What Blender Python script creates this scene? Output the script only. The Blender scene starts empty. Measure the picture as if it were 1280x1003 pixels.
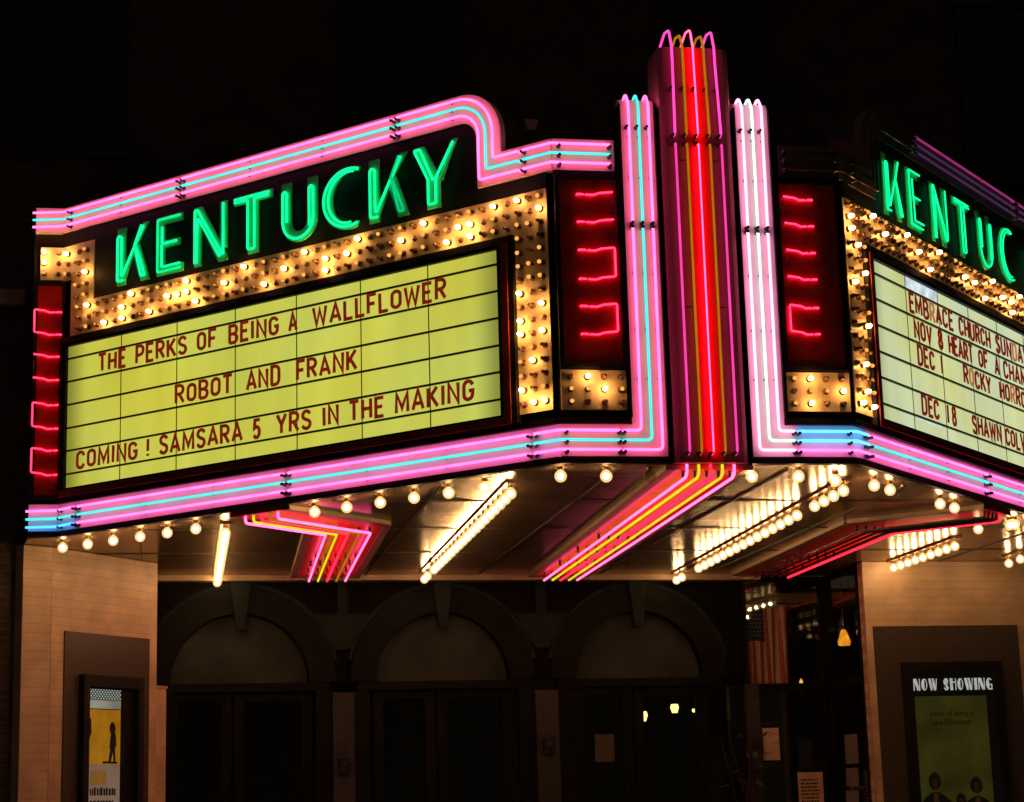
import bpy, bmesh, math, random
from mathutils import Vector, Matrix, Euler
random.seed(7)
SC = bpy.context.scene
COL = SC.collection
# ---------------------------------------------------------------- camera
cam = bpy.data.cameras.new('camera')
co = bpy.data.objects.new('camera', cam); COL.objects.link(co)
cam.sensor_width = 36.0; cam.sensor_fit = 'HORIZONTAL'
cam.lens = 2434.38 / 1280 * 36.0
cam.clip_start = 0.1; cam.clip_end = 800
_r = Vector((0.98442823, -0.17357577, -0.02779421)); _u = Vector((-0.00839038, -0.20432892, 0.97886633)); _f = Vector((0.17558664, 0.96339044, 0.20260352))
M = Matrix(((_r.x, _u.x, -_f.x, -3.7038), (_r.y, _u.y, -_f.y, -12.7651), (_r.z, _u.z, -_f.z, 1.6), (0, 0, 0, 1)))
co.matrix_world = M
SC.camera = co
# ---------------------------------------------------------------- night sky and exposure
W = bpy.data.worlds.new('World'); SC.world = W; W.use_nodes = True
bg = W.node_tree.nodes['Background']; bg.inputs[0].default_value = (0.020, 0.016, 0.009, 1); bg.inputs[1].default_value = 1.0
SC.view_settings.view_transform = 'Standard'; SC.view_settings.look = 'None'
SC.view_settings.exposure = 0.0; SC.view_settings.gamma = 1.0
SC.render.engine = 'CYCLES'
SC.cycles.use_denoising = True
SC.cycles.max_bounces = 8; SC.cycles.transparent_max_bounces = 12
SC.cycles.sample_clamp_indirect = 6.0

# ---------------------------------------------------------------- materials
MATS = {}
def nodes(name):
    m = bpy.data.materials.new(name); m.use_nodes = True
    nt = m.node_tree; nt.nodes.clear()
    out = nt.nodes.new('ShaderNodeOutputMaterial')
    return m, nt, out
def objco(nt, scale=(1, 1, 1)):
    tc = nt.nodes.new('ShaderNodeTexCoord'); mp = nt.nodes.new('ShaderNodeMapping')
    mp.inputs['Scale'].default_value = scale
    nt.links.new(tc.outputs['Object'], mp.inputs['Vector']); return mp.outputs['Vector']
def surf(name, c, rough=0.6, metal=0.0, var=0.25, scale=6.0, bump=0.0, bscale=60.0, stretch=(1, 1, 1), coat=0.0, spec=0.5):
    """Painted / metal / stone surface with mottling and optional bump."""
    if name in MATS: return MATS[name]
    m, nt, out = nodes(name)
    b = nt.nodes.new('ShaderNodeBsdfPrincipled')
    b.inputs['Roughness'].default_value = rough; b.inputs['Metallic'].default_value = metal
    b.inputs['Specular IOR Level'].default_value = spec
    b.inputs['Coat Weight'].default_value = coat
    v = objco(nt, stretch)
    n = nt.nodes.new('ShaderNodeTexNoise'); n.inputs['Scale'].default_value = scale; n.inputs['Detail'].default_value = 6
    nt.links.new(v, n.inputs['Vector'])
    r = nt.nodes.new('ShaderNodeValToRGB')
    r.color_ramp.elements[0].position = 0.3; r.color_ramp.elements[1].position = 0.7
    r.color_ramp.elements[0].color = tuple(x * (1 - var) for x in c) + (1,)
    r.color_ramp.elements[1].color = tuple(min(1, x * (1 + var)) for x in c) + (1,)
    nt.links.new(n.outputs['Fac'], r.inputs['Fac']); nt.links.new(r.outputs['Color'], b.inputs['Base Color'])
    if bump:
        n2 = nt.nodes.new('ShaderNodeTexNoise'); n2.inputs['Scale'].default_value = bscale
        nt.links.new(v, n2.inputs['Vector'])
        bp = nt.nodes.new('ShaderNodeBump'); bp.inputs['Strength'].default_value = bump; bp.inputs['Distance'].default_value = 0.01
        nt.links.new(n2.outputs['Fac'], bp.inputs['Height']); nt.links.new(bp.outputs['Normal'], b.inputs['Normal'])
    nt.links.new(b.outputs[0], out.inputs[0]); MATS[name] = m; return m
def glow(name, c, strength, var=0.12, scale=5.0):
    """A lit tube, bulb, lamp or self-glowing sheet: emission with a slight unevenness of the gas or glass."""
    if name in MATS: return MATS[name]
    m, nt, out = nodes(name)
    e = nt.nodes.new('ShaderNodeEmission'); e.inputs[0].default_value = tuple(c) + (1,)
    n = nt.nodes.new('ShaderNodeTexNoise'); n.inputs['Scale'].default_value = scale
    nt.links.new(objco(nt), n.inputs['Vector'])
    mr = nt.nodes.new('ShaderNodeMapRange'); mr.inputs[1].default_value = 0.3; mr.inputs[2].default_value = 0.7
    mr.inputs[3].default_value = strength * (1 - var); mr.inputs[4].default_value = strength * (1 + var)
    nt.links.new(n.outputs['Fac'], mr.inputs[0]); nt.links.new(mr.outputs[0], e.inputs[1])
    nt.links.new(e.outputs[0], out.inputs[0]); MATS[name] = m; return m
def bulb_glass(name, c, strength, clear):
    """Frosted bulb glass: partly clear, glowing softly from the filament within."""
    if name in MATS: return MATS[name]
    m, nt, out = nodes(name)
    e = nt.nodes.new('ShaderNodeEmission'); e.inputs[0].default_value = tuple(c) + (1,); e.inputs[1].default_value = strength
    t = nt.nodes.new('ShaderNodeBsdfTransparent'); t.inputs[0].default_value = (1, .93, .8, 1)
    x = nt.nodes.new('ShaderNodeMixShader'); x.inputs[0].default_value = clear
    nt.links.new(e.outputs[0], x.inputs[1]); nt.links.new(t.outputs[0], x.inputs[2]); nt.links.new(x.outputs[0], out.inputs[0])
    MATS[name] = m; return m
def glass(name, tint=(0.75, 0.75, 0.7), rough=0.0, boost=0.0):
    """Window glass: clear with Fresnel reflections."""
    if name in MATS: return MATS[name]
    m, nt, out = nodes(name)
    g = nt.nodes.new('ShaderNodeBsdfGlossy'); g.inputs['Roughness'].default_value = rough
    t = nt.nodes.new('ShaderNodeBsdfTransparent'); t.inputs[0].default_value = tuple(tint) + (1,)
    ge = nt.nodes.new('ShaderNodeNewGeometry'); dp = nt.nodes.new('ShaderNodeVectorMath'); dp.operation = 'DOT_PRODUCT'
    nt.links.new(ge.outputs['Incoming'], dp.inputs[0]); nt.links.new(ge.outputs['Normal'], dp.inputs[1])
    def mth(op, a, b):
        q = nt.nodes.new('ShaderNodeMath'); q.operation = op; q.use_clamp = False
        for i, w in enumerate((a, b)):
            if w is None: continue
            if isinstance(w, (int, float)): q.inputs[i].default_value = w
            else: nt.links.new(w, q.inputs[i])
        return q.outputs[0]
    ab = mth('ABSOLUTE', dp.outputs['Value'], None)
    sch = mth('MULTIPLY', mth('POWER', mth('SUBTRACT', 1.0, ab), 5.0), .95)
    ad = mth('ADD', sch, .04 + boost)
    x = nt.nodes.new('ShaderNodeMixShader')
    nt.links.new(ad, x.inputs[0]); nt.links.new(t.outputs[0], x.inputs[1]); nt.links.new(g.outputs[0], x.inputs[2])
    nt.links.new(x.outputs[0], out.inputs[0]); MATS[name] = m; return m
def brickmat(name, c1, c2, mortar, bw, bh, ms, rough=0.6, bump=0.3):
    """Courses of tile or brick on a wall whose local x runs along it and z up."""
    if name in MATS: return MATS[name]
    m, nt, out = nodes(name)
    b = nt.nodes.new('ShaderNodeBsdfPrincipled'); b.inputs['Roughness'].default_value = rough
    tc = nt.nodes.new('ShaderNodeTexCoord'); sx = nt.nodes.new('ShaderNodeSeparateXYZ'); cx = nt.nodes.new('ShaderNodeCombineXYZ')
    nt.links.new(tc.outputs['Object'], sx.inputs[0]); nt.links.new(sx.outputs['X'], cx.inputs['X']); nt.links.new(sx.outputs['Z'], cx.inputs['Y'])
    br = nt.nodes.new('ShaderNodeTexBrick')
    br.inputs['Scale'].default_value = 1.0; br.inputs['Brick Width'].default_value = bw; br.inputs['Row Height'].default_value = bh
    br.inputs['Mortar Size'].default_value = ms; br.inputs['Mortar Smooth'].default_value = 0.2
    br.inputs['Color1'].default_value = tuple(c1) + (1,); br.inputs['Color2'].default_value = tuple(c2) + (1,); br.inputs['Mortar'].default_value = tuple(mortar) + (1,)
    nt.links.new(cx.outputs[0], br.inputs['Vector'])
    n = nt.nodes.new('ShaderNodeTexNoise'); n.inputs['Scale'].default_value = 3.0; n.inputs['Detail'].default_value = 8
    nt.links.new(cx.outputs[0], n.inputs['Vector'])
    mr = nt.nodes.new('ShaderNodeMapRange'); mr.inputs[1].default_value = 0.3; mr.inputs[2].default_value = 0.7; mr.inputs[3].default_value = 0.7; mr.inputs[4].default_value = 1.15
    nt.links.new(n.outputs['Fac'], mr.inputs[0])
    mx = nt.nodes.new('ShaderNodeVectorMath'); mx.operation = 'SCALE'
    nt.links.new(br.outputs['Color'], mx.inputs[0]); nt.links.new(mr.outputs[0], mx.inputs['Scale'])
    nt.links.new(mx.outputs[0], b.inputs['Base Color'])
    bp = nt.nodes.new('ShaderNodeBump'); bp.inputs['Strength'].default_value = bump; bp.inputs['Distance'].default_value = 0.004; bp.invert = True
    nt.links.new(br.outputs['Fac'], bp.inputs['Height']); nt.links.new(bp.outputs['Normal'], b.inputs['Normal'])
    nt.links.new(b.outputs[0], out.inputs[0]); MATS[name] = m; return m
def boardmat(name, c, half, strength, edge):
    """Backlit sign plastic: fluorescent tubes behind stop short of the ends and leave faint vertical streaks."""
    if name in MATS: return MATS[name]
    m, nt, out = nodes(name)
    e = nt.nodes.new('ShaderNodeEmission')
    tc = nt.nodes.new('ShaderNodeTexCoord'); sx = nt.nodes.new('ShaderNodeSeparateXYZ')
    nt.links.new(tc.outputs['Object'], sx.inputs[0])
    ab = nt.nodes.new('ShaderNodeMath'); ab.operation = 'ABSOLUTE'; nt.links.new(sx.outputs['X'], ab.inputs[0])
    mr = nt.nodes.new('ShaderNodeMapRange'); mr.interpolation_type = 'SMOOTHSTEP'
    mr.inputs[1].default_value = half - 0.28; mr.inputs[2].default_value = half + 0.02; mr.inputs[3].default_value = 1.0; mr.inputs[4].default_value = edge
    nt.links.new(ab.outputs[0], mr.inputs[0])
    mp = nt.nodes.new('ShaderNodeMapping'); mp.inputs['Scale'].default_value = (2.2, 1, 0.5); nt.links.new(tc.outputs['Object'], mp.inputs[0])
    n = nt.nodes.new('ShaderNodeTexNoise'); n.inputs['Scale'].default_value = 1.3; n.inputs['Detail'].default_value = 5; nt.links.new(mp.outputs[0], n.inputs['Vector'])
    m2 = nt.nodes.new('ShaderNodeMapRange'); m2.inputs[1].default_value = 0.3; m2.inputs[2].default_value = 0.7; m2.inputs[3].default_value = 0.9; m2.inputs[4].default_value = 1.08
    nt.links.new(n.outputs['Fac'], m2.inputs[0])
    mu = nt.nodes.new('ShaderNodeMath'); mu.operation = 'MULTIPLY'; nt.links.new(mr.outputs[0], mu.inputs[0]); nt.links.new(m2.outputs[0], mu.inputs[1])
    mu2 = nt.nodes.new('ShaderNodeMath'); mu2.operation = 'MULTIPLY'; mu2.inputs[1].default_value = strength; nt.links.new(mu.outputs[0], mu2.inputs[0])
    # yellowing varies slowly from panel to panel
    n3 = nt.nodes.new('ShaderNodeTexNoise'); n3.inputs['Scale'].default_value = 0.7; nt.links.new(tc.outputs['Object'], n3.inputs['Vector'])
    r = nt.nodes.new('ShaderNodeValToRGB'); r.color_ramp.elements[0].position = 0.35; r.color_ramp.elements[1].position = 0.65
    r.color_ramp.elements[0].color = (c[0] * 1.05, c[1] * .95, c[2] * .7, 1); r.color_ramp.elements[1].color = (c[0] * .97, c[1] * 1.03, c[2] * 1.35, 1)
    nt.links.new(n3.outputs['Fac'], r.inputs['Fac']); nt.links.new(r.outputs[0], e.inputs[0])
    nt.links.new(mu2.outputs[0], e.inputs[1]); nt.links.new(e.outputs[0], out.inputs[0]); MATS[name] = m; return m

PINK = glow('pink_neon', (1.3, 0.112, 0.50), 3.5)
CYAN = glow('cyan_neon', (0.07, 0.85, 0.80), 1.35)
BLUE = glow('blue_neon', (0.05, 0.32, 1.0), 3.0)
GREEN = glow('green_neon', (0.005, 1.0, 0.33), 1.35)
GREEND = glow('dim_green_neon', (0.005, 1.0, 0.33), 0.6)
RED = glow('red_neon', (1.0, 0.02, 0.07), 5.0)
REDC = glow('bright_red_neon', (1.0, 0.022, 0.07), 13.0)
ROSE = glow('rose_neon', (1.0, 0.06, 0.42), 1.6)
VIOLET = glow('violet_neon', (0.90, 0.05, 0.36), 1.2)
AMBER = glow('amber_neon', (0.62, 0.20, 0.005), 0.75)
YELLOW = glow('yellow_neon', (0.80, 0.70, 0.01), 1.1)
DIMMAG = glow('dim_magenta_neon', (0.55, 0.05, 0.28), 0.5)
FAINTV = glow('violet_dead_tube_glow', (.10, .05, .13), .45)  # dead tubes made to glow faintly, standing in for violet light on their backing
DEAD = surf('unlit_tube_glass', (0.13, 0.10, 0.11), 0.15, var=0.1)
DULLP = surf('darkened_unlit_enamel', (0.13, 0.11, 0.11), 0.6, var=0.15, scale=3)  # darker copy of the border enamel; the lack of light is painted in
WHITEP = surf('white_sign_enamel', (0.90, 0.86, 0.82), 0.45, var=0.07, scale=3, bump=0.05, bscale=20)
CREAMP = surf('cream_sign_enamel', (0.93, 0.80, 0.52), 0.45, var=0.07, scale=3, bump=0.05, bscale=20)
BLACKP = surf('black_sign_enamel', (0.010, 0.009, 0.008), 0.6, var=0.4, scale=4, bump=0.1, bscale=30, spec=.25)
DARKP = surf('dark_metal_trim', (0.018, 0.014, 0.012), 0.4, metal=0.0, var=0.3, bump=0.08)
FRAMER = surf('dark_red_enamel', (0.32, 0.036, 0.024), 0.35, var=0.3, bump=0.08)
REDP = surf('red_enamel', (0.42, 0.009, 0.009), 0.20, var=0.45, scale=5, bump=0.16, bscale=7)
REDSTR = surf('red_wash_enamel', (0.85, 0.012, 0.012), 0.4, var=0.08)  # red neon wash on the pylon face, painted in as a stripe
MAROON = surf('weathered_aluminium', (0.46, 0.17, 0.16), 0.45, metal=0.2, var=0.15, stretch=(1, 1, .3), bump=0.05)
GREENP = surf('green_enamel', (0.10, 0.72, 0.28), 0.45, var=0.2, scale=4)
TANP = surf('bulb_sheet_enamel', (0.88, 0.68, 0.45), 0.42, var=0.12, scale=3, bump=0.06, bscale=14)
SOFFIT = surf('polished_steel_soffit', (0.38, 0.25, 0.15), 0.22, metal=0.66, var=0.28, scale=2.2, bump=0.30, bscale=2.2, stretch=(.35, 5.0, 1))
SOFTRIM = surf('tan_soffit_trim', (0.42, 0.30, 0.19), 0.45, var=0.15)
REDCEIL = surf('red_soffit_channel', (0.85, 0.085, 0.07), 0.35, var=0.15, scale=4)
ELECT = surf('electrode_cap', (0.035, 0.02, 0.02), 0.3, var=0.3)
CLIP = surf('glass_tube_clip', (0.25, 0.20, 0.20), 0.2, var=0.2)
BULBW = glow('lit_bulb', (1.0, 0.48, 0.14), 62.0, 0.1)
BULBH = glow('half_lit_bulb', (1.0, 0.40, 0.07), 1.1, 0.5, 40)
BULBA = surf('amber_bulb_glass', (0.22, 0.085, 0.02), 0.08, var=0.3, coat=1.0, spec=1.0)
SOCK = surf('brown_bulb_socket', (0.13, 0.060, 0.024), 0.45, var=0.3)
GCORE = glow('globe_core', (1.0, 0.60, 0.29), 165.0, 0.03)
GGLASS = bulb_glass('globe_glass', (1.0, 0.66, 0.27), 1.5, 0.5)
DEADGL = glass('unlit_globe_glass', (0.8, 0.75, 0.7), 0.05)
BRASS = surf('brass_socket', (0.35, 0.22, 0.10), 0.35, metal=1.0, var=0.2)
BOARDL = boardmat('yellow_sign_plastic', (0.60, 0.62, 0.085), 2.223, 0.95, 0.42)
BOARDR = boardmat('pale_green_sign_plastic', (0.60, 0.69, 0.38), 2.223, 0.97, 0.62)
GAPW = glow('bare_lightbox', (0.62, 0.72, 0.76), 1.0, 0.3, 9)
RAIL = surf('olive_letter_rail', (0.035, 0.04, 0.012), 0.4, var=0.2)
LETTERR = glow('red_letter_plastic', (0.17, 0.010, 0.004), 1.0, 0.3, 30)  # letter emission stands in for board light coming through the plastic
LETTERF = glow('faded_letter_plastic', (0.42, 0.17, 0.05), 1.0, 0.25, 30)
TILE = brickmat('buff_tile', (0.70, 0.50, 0.33), (0.68, 0.485, 0.32), (0.50, 0.32, 0.20), 2.6, 0.076, 0.0026, 0.4)
GRAN = surf('brown_granite', (0.080, 0.060, 0.050), 0.25, var=0.35, scale=70, bump=0.02)
BRICK = brickmat('dark_brick', (0.10, 0.062, 0.04), (0.08, 0.05, 0.035), (0.13, 0.10, 0.08), 0.21, 0.07, 0.008, 0.85, 0.6)
STONE = surf('dark_limestone', (0.07, 0.055, 0.04), 0.8, var=0.3, bump=0.2)
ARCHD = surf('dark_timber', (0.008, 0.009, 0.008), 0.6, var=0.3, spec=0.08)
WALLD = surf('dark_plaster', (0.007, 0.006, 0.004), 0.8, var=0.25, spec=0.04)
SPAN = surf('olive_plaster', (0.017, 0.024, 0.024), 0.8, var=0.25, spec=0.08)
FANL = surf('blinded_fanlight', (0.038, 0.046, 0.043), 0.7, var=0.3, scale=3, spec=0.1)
PILC = surf('brown_pillar_paint', (0.046, 0.044, 0.052), 0.6, var=0.25, spec=0.15)
PAPER = surf('notice_paper', (0.72, 0.52, 0.38), 0.7, var=0.08)
PAPERG = surf('grey_notice_paper', (0.20, 0.18, 0.16), 0.7, var=0.12)
INK = surf('print_ink', (0.05, 0.025, 0.02), 0.7, var=0.2)
WGLASS = glass('window_glass', (0.97, 0.97, 0.95), 0.0, 0.02)
DGLASS = glass('door_glass', (0.5, 0.5, 0.46), 0.02, 0.01)
ASPH = surf('asphalt', (0.05, 0.05, 0.05), 0.85, var=0.3, scale=20, bump=0.4)
CONC = surf('concrete', (0.22, 0.21, 0.19), 0.8, var=0.2, scale=5, bump=0.2)

# ---------------------------------------------------------------- geometry helpers
CA, SA = math.cos(0.793202), math.sin(0.793202)
W3 = 1.0419
def F(s, z, side, off=0.0):
    """point on a slanted marquee face: s metres out from the fold, height z, off metres proud of it"""
    return Vector((side * (W3 + s * CA + SA * off), s * SA - CA * off, z))
def FN(side): return Vector((side * SA, -CA, 0))
def P(x, z, off=0.0): return Vector((x, -off, z))            # front plane y = 0
PN = Vector((0, -1, 0))
EY = 3.56
def E(x, z, off=0.0): return Vector((x, EY - off, z))        # far end segment plane
class MB:
    def __init__(s): s.v = []; s.f = []; s.m = []; s.mi = 0
    def face(s, ids): s.f.append(ids); s.m.append(s.mi)
    def prism(s, pts, n, t):
        """polygon pts (its front), thickness t backwards along -n"""
        pts = [Vector(p) for p in pts]; n = Vector(n); k = len(s.v); c = len(pts)
        nn = Vector((0, 0, 0))
        for i in range(c): nn += (pts[i] - pts[0]).cross(pts[(i + 1) % c] - pts[0])
        if nn.dot(n) < 0: pts.reverse()
        s.v += pts + [p - n * t for p in pts]
        s.face(list(range(k, k + c))); s.face(list(range(k + 2 * c - 1, k + c - 1, -1)))
        for i in range(c):
            j = (i + 1) % c; s.face([k + i, k + c + i, k + c + j, k + j])
        return s
    def box(s, lo, hi):
        x0, y0, z0 = lo; x1, y1, z1 = hi
        return s.prism([(x0, y0, z0), (x1, y0, z0), (x1, y0, z1), (x0, y0, z1)], (0, -1, 0), y1 - y0)
    def tube(s, pts, r, sides=8, closed=False):
        pts = [Vector(p) for p in pts]
        q = [pts[0]]
        for p in pts[1:]:
            if (p - q[-1]).length > 1e-5: q.append(p)
        pts = q; n = len(pts); k = len(s.v)
        tg = []
        for i in range(n):
            a = pts[i - 1] if (i or closed) else pts[i]; b = pts[(i + 1) % n] if (i < n - 1 or closed) else pts[i]
            tg.append((b - a).normalized())
        ref = tg[0].orthogonal().normalized()
        for i in range(n):
            if i: ref = tg[i - 1].rotation_difference(tg[i]) @ ref
            b = tg[i].cross(ref).normalized(); a = b.cross(tg[i])
            sc = 1.0
            if 0 < i < n - 1:
                c = max(.35, (pts[i] - pts[i - 1]).normalized().dot(tg[i])); sc = min(1.5, 1 / c)
            for j in range(sides):
                w = 2 * math.pi * j / sides
                s.v.append(pts[i] + (a * math.cos(w) + b * math.sin(w)) * r)
        m = n if closed else n - 1
        for i in range(m):
            for j in range(sides):
                j2 = (j + 1) % sides; i2 = (i + 1) % n
                s.face([k + i * sides + j, k + i * sides + j2, k + i2 * sides + j2, k + i2 * sides + j])
        if not closed:
            s.face([k + j for j in range(sides - 1, -1, -1)]); s.face([k + (n - 1) * sides + j for j in range(sides)])
        return s
    def lathe(s, prof, o=(0, 0, 0), ax=(0, 0, 1), seg=10):
        """profile [(radius, height)] spun about axis ax from o"""
        o = Vector(o); ax = Vector(ax).normalized(); a = ax.orthogonal().normalized(); b = ax.cross(a); k = len(s.v); n = len(prof)
        for r, h in prof:
            for j in range(seg):
                w = 2 * math.pi * j / seg
                s.v.append(o + ax * h + (a * math.cos(w) + b * math.sin(w)) * max(r, 1e-4))
        for i in range(n - 1):
            for j in range(seg):
                j2 = (j + 1) % seg
                s.face([k + i * seg + j, k + i * seg + j2, k + (i + 1) * seg + j2, k + (i + 1) * seg + j])
        return s
    def build(s, name, mats, parent=None, smooth=False):
        me = bpy.data.meshes.new(name)
        inv = INV.get(parent.name) if parent else None
        vs = [(inv @ v) for v in s.v] if inv else s.v
        me.from_pydata([tuple(v) for v in vs], [], s.f)
        mats = mats if isinstance(mats, (list, tuple)) else [mats]
        for m in mats: me.materials.append(m)
        if len(mats) > 1: me.polygons.foreach_set('material_index', s.m)
        if smooth: me.polygons.foreach_set('use_smooth', [True] * len(me.polygons))
        me.update()
        o = bpy.data.objects.new(name, me); COL.objects.link(o)
        if parent:
            o.parent = parent; INV[o.name] = inv
        return o
INV = {}
def thing(name, label, cat, loc=(0, 0, 0), rz=0.0, group=None, kind=None):
    o = bpy.data.objects.new(name, None); COL.objects.link(o); o.empty_display_size = 0.2
    o.location = loc; o.rotation_euler = (0, 0, rz); o['label'] = label; o['category'] = cat
    if group: o['group'] = group
    if kind: o['kind'] = kind
    INV[o.name] = (Matrix.Translation(Vector(loc)) @ Matrix.Rotation(rz, 4, 'Z')).inverted()
    return o
def put(mesh, name, parent, world):
    """one more object sharing mesh data, at a world matrix, as a part of parent"""
    o = bpy.data.objects.new(name, mesh); COL.objects.link(o); o.parent = parent
    o.matrix_local = INV[parent.name] @ world; INV[o.name] = INV[parent.name]
    return o
def solo(o, label, cat, group=None):
    o['label'] = label; o['category'] = cat
    if group: o['group'] = group
    return o
def struct(o): o['kind'] = 'structure'; return o
def fillet(pts, r, seg=6):
    pts = [Vector(p) for p in pts]; out = [pts[0]]
    for i in range(1, len(pts) - 1):
        a, b, c = pts[i - 1], pts[i], pts[i + 1]
        d1 = a - b; d2 = c - b; ang = d1.angle(d2)
        if ang > 3.05: out.append(b); continue
        rr = min(r / math.tan(ang / 2), d1.length * .45, d2.length * .45)
        p0 = b + d1.normalized() * rr; p1 = b + d2.normalized() * rr
        for k in range(seg + 1):
            t = k / seg; out.append(p0 * (1 - t) ** 2 + b * 2 * t * (1 - t) + p1 * t * t)
    out.append(pts[-1]); return out
def align(loc, n):
    """world matrix at loc with local z along n"""
    return Matrix.Translation(Vector(loc)) @ Vector((0, 0, 1)).rotation_difference(Vector(n)).to_matrix().to_4x4()
def ang(side): return math.atan2(SA, CA) * side
# shared small meshes
def shared(name, mb, mats, smooth=True):
    me = bpy.data.meshes.new(name); me.from_pydata([tuple(v) for v in mb.v], [], mb.f)
    mats = mats if isinstance(mats, (list, tuple)) else [mats]
    for m in mats: me.materials.append(m)
    if len(mats) > 1: me.polygons.foreach_set('material_index', mb.m)
    if smooth: me.polygons.foreach_set('use_smooth', [True] * len(me.polygons))
    me.update(); return me
def sphere_prof(r, c, n=7): return [(r * math.sin(math.pi * i / n), c - r * math.cos(math.pi * i / n)) for i in range(n + 1)]
ELECTM = shared('electrode', MB().lathe([(.0001, .05), (.009, .048), (.012, .04), (.012, .008), (.016, .0), (.016, -.004)], seg=8), ELECT)
CLIPM = shared('tube_clip', MB().lathe([(.0001, .036), (.006, .034), (.005, .004), (.009, .0), (.009, -.003)], seg=6), CLIP)
def sheet_bulb(name, gm, neck):
    b = MB(); b.lathe([(.022, -.004), (.022, .006), (.0165, .010), (.0155, .018), (.013, .020)], seg=10)
    b.mi = 1; b.lathe([(.011, .018), (.013, .024), (.0142, .020), (.0150, .038)], seg=10)
    b.mi = 2; b.lathe([(.0150, .038), (.0146, .045), (.0120, .053), (.008, .058), (.0001, .060)], seg=10)
    return shared(name, b, [SOCK, neck, gm])
BULBN = glow('lit_bulb_neck', (1.0, 0.44, 0.11), 55.0, 0.2)
SB = [sheet_bulb('bulb', BULBW, BULBN), sheet_bulb('bulb', BULBH, BULBA), sheet_bulb('bulb', BULBA, BULBA)]
def globe_bulb(lit=True):
    b = MB(); b.lathe([(.024, .0), (.024, .010), (.019, .018), (.015, .022)], seg=12)
    b.mi = 1; b.lathe([(.015, .020)] + [(r, h) for r, h in sphere_prof(.043, .062, 9) if h > .028], seg=14)
    if lit: b.mi = 2; b.lathe(sphere_prof(.021, .062, 6), seg=10)
    return shared('bulb', b, [BRASS, GGLASS if lit else DEADGL] + ([GCORE] if lit else []))
GB = globe_bulb(); GBD = globe_bulb(False)
SOF = 3.851
DOWN = Vector((0, 0, -1))

# ================================================================ setting: ground, walls of the building
struct(MB().box((-60, -60, -0.3), (60, -2.2, 0.0)).build('road', ASPH))
struct(MB().box((-60, -2.2, -0.3), (60, 30, 0.13)).build('sidewalk', CONC))
struct(MB().box((-60, -2.36, -0.3), (60, -2.203, 0.125)).build('kerb', STONE))

fac = thing('theatre_building', 'dark brick building face rising behind the lit marquee', 'building', (0, 4.05, 0))
MB().box((-14, 4.05, 3.95), (14, 4.45, 11.5)).build('upper_wall', BRICK, fac)
MB().box((-14, 4.05, 0.12), (-4.862, 4.45, 3.947)).build('lower_wall', BRICK, fac)
MB().box((6.2, 4.05, 0.12), (14, 4.45, 3.947)).build('lower_wall', BRICK, fac)
MB().box((-14, 3.93, 5.93), (-4.9, 4.048, 6.06)).build('belt_course', surf('lit_limestone', (.42, .36, .28), .8, var=.3), fac)  # left course paler: neon light on it is put into the stone colour
MB().box((4.9, 3.97, 5.93), (14, 4.048, 6.06)).build('belt_course', STONE, fac)
MB().box((-14, 3.85, 10.9), (14, 4.048, 11.2)).build('cornice', STONE, fac)
wg = shared('window', MB().box((-.55, -.03, 0), (.55, .02, 1.7)).box((-.63, -.08, -.12), (.63, .02, -.003)).box((-.63, -.06, 1.703), (.63, .02, 1.95)), surf('night_window', (.012, .012, .012), .15, var=.3), False)
for x in (-10.5, -7.6, -4.6, -1.6, 1.4, 4.4, 7.4, 10.4):
    put(wg, 'window', fac, Matrix.Translation((x, 4.03, 7.4)))

# ================================================================ entrance wall under the canopy
RB = math.atan(0.0478)
BU = Vector((math.cos(RB), math.sin(RB), 0)); BNRM = Vector((math.sin(RB), -math.cos(RB), 0))
BO = Vector((0, 6.569, 0))
def B(u, z, off=0.0): return BO + BU * u + BNRM * off + Vector((0, 0, z))
ent = thing('arcade_wall', 'dark arcaded entrance wall with three round arches', 'wall', BO, RB)
CX = [-2.965, -0.965, 1.06]
# wall sheet with three door bays cut out (bays 1.74 wide up to the springing, half discs above)
def arc(cx, r, a0, a1, n=20): return [(cx + r * math.cos(a0 + (a1 - a0) * i / n), 2.82 + r * math.sin(a0 + (a1 - a0) * i / n)) for i in range(n + 1)]
xs = [-4.2] + CX + [2.32]
for i, cx in enumerate(CX):
    l = -4.3 if i == 0 else (CX[i - 1] + cx) / 2; r = 2.19 if i == 2 else (CX[i + 1] + cx) / 2
    top = 3.86
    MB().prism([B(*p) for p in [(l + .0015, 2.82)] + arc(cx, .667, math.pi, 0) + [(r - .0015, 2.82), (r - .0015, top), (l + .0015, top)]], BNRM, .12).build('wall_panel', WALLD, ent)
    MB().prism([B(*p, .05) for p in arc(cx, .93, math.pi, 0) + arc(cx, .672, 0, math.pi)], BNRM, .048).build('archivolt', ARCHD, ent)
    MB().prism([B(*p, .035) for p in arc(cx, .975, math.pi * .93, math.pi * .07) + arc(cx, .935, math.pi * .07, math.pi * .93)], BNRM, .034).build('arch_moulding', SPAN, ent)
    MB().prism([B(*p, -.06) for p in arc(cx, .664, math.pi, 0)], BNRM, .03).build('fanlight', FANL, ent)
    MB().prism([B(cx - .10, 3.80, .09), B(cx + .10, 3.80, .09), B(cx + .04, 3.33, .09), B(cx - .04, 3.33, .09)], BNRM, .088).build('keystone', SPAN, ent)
    MB().prism([B(cx - .86, 2.735, .03), B(cx + .86, 2.735, .03), B(cx + .86, 2.817, .03), B(cx - .86, 2.817, .03)], BNRM, .1).build('transom_bar', ARCHD, ent)
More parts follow.
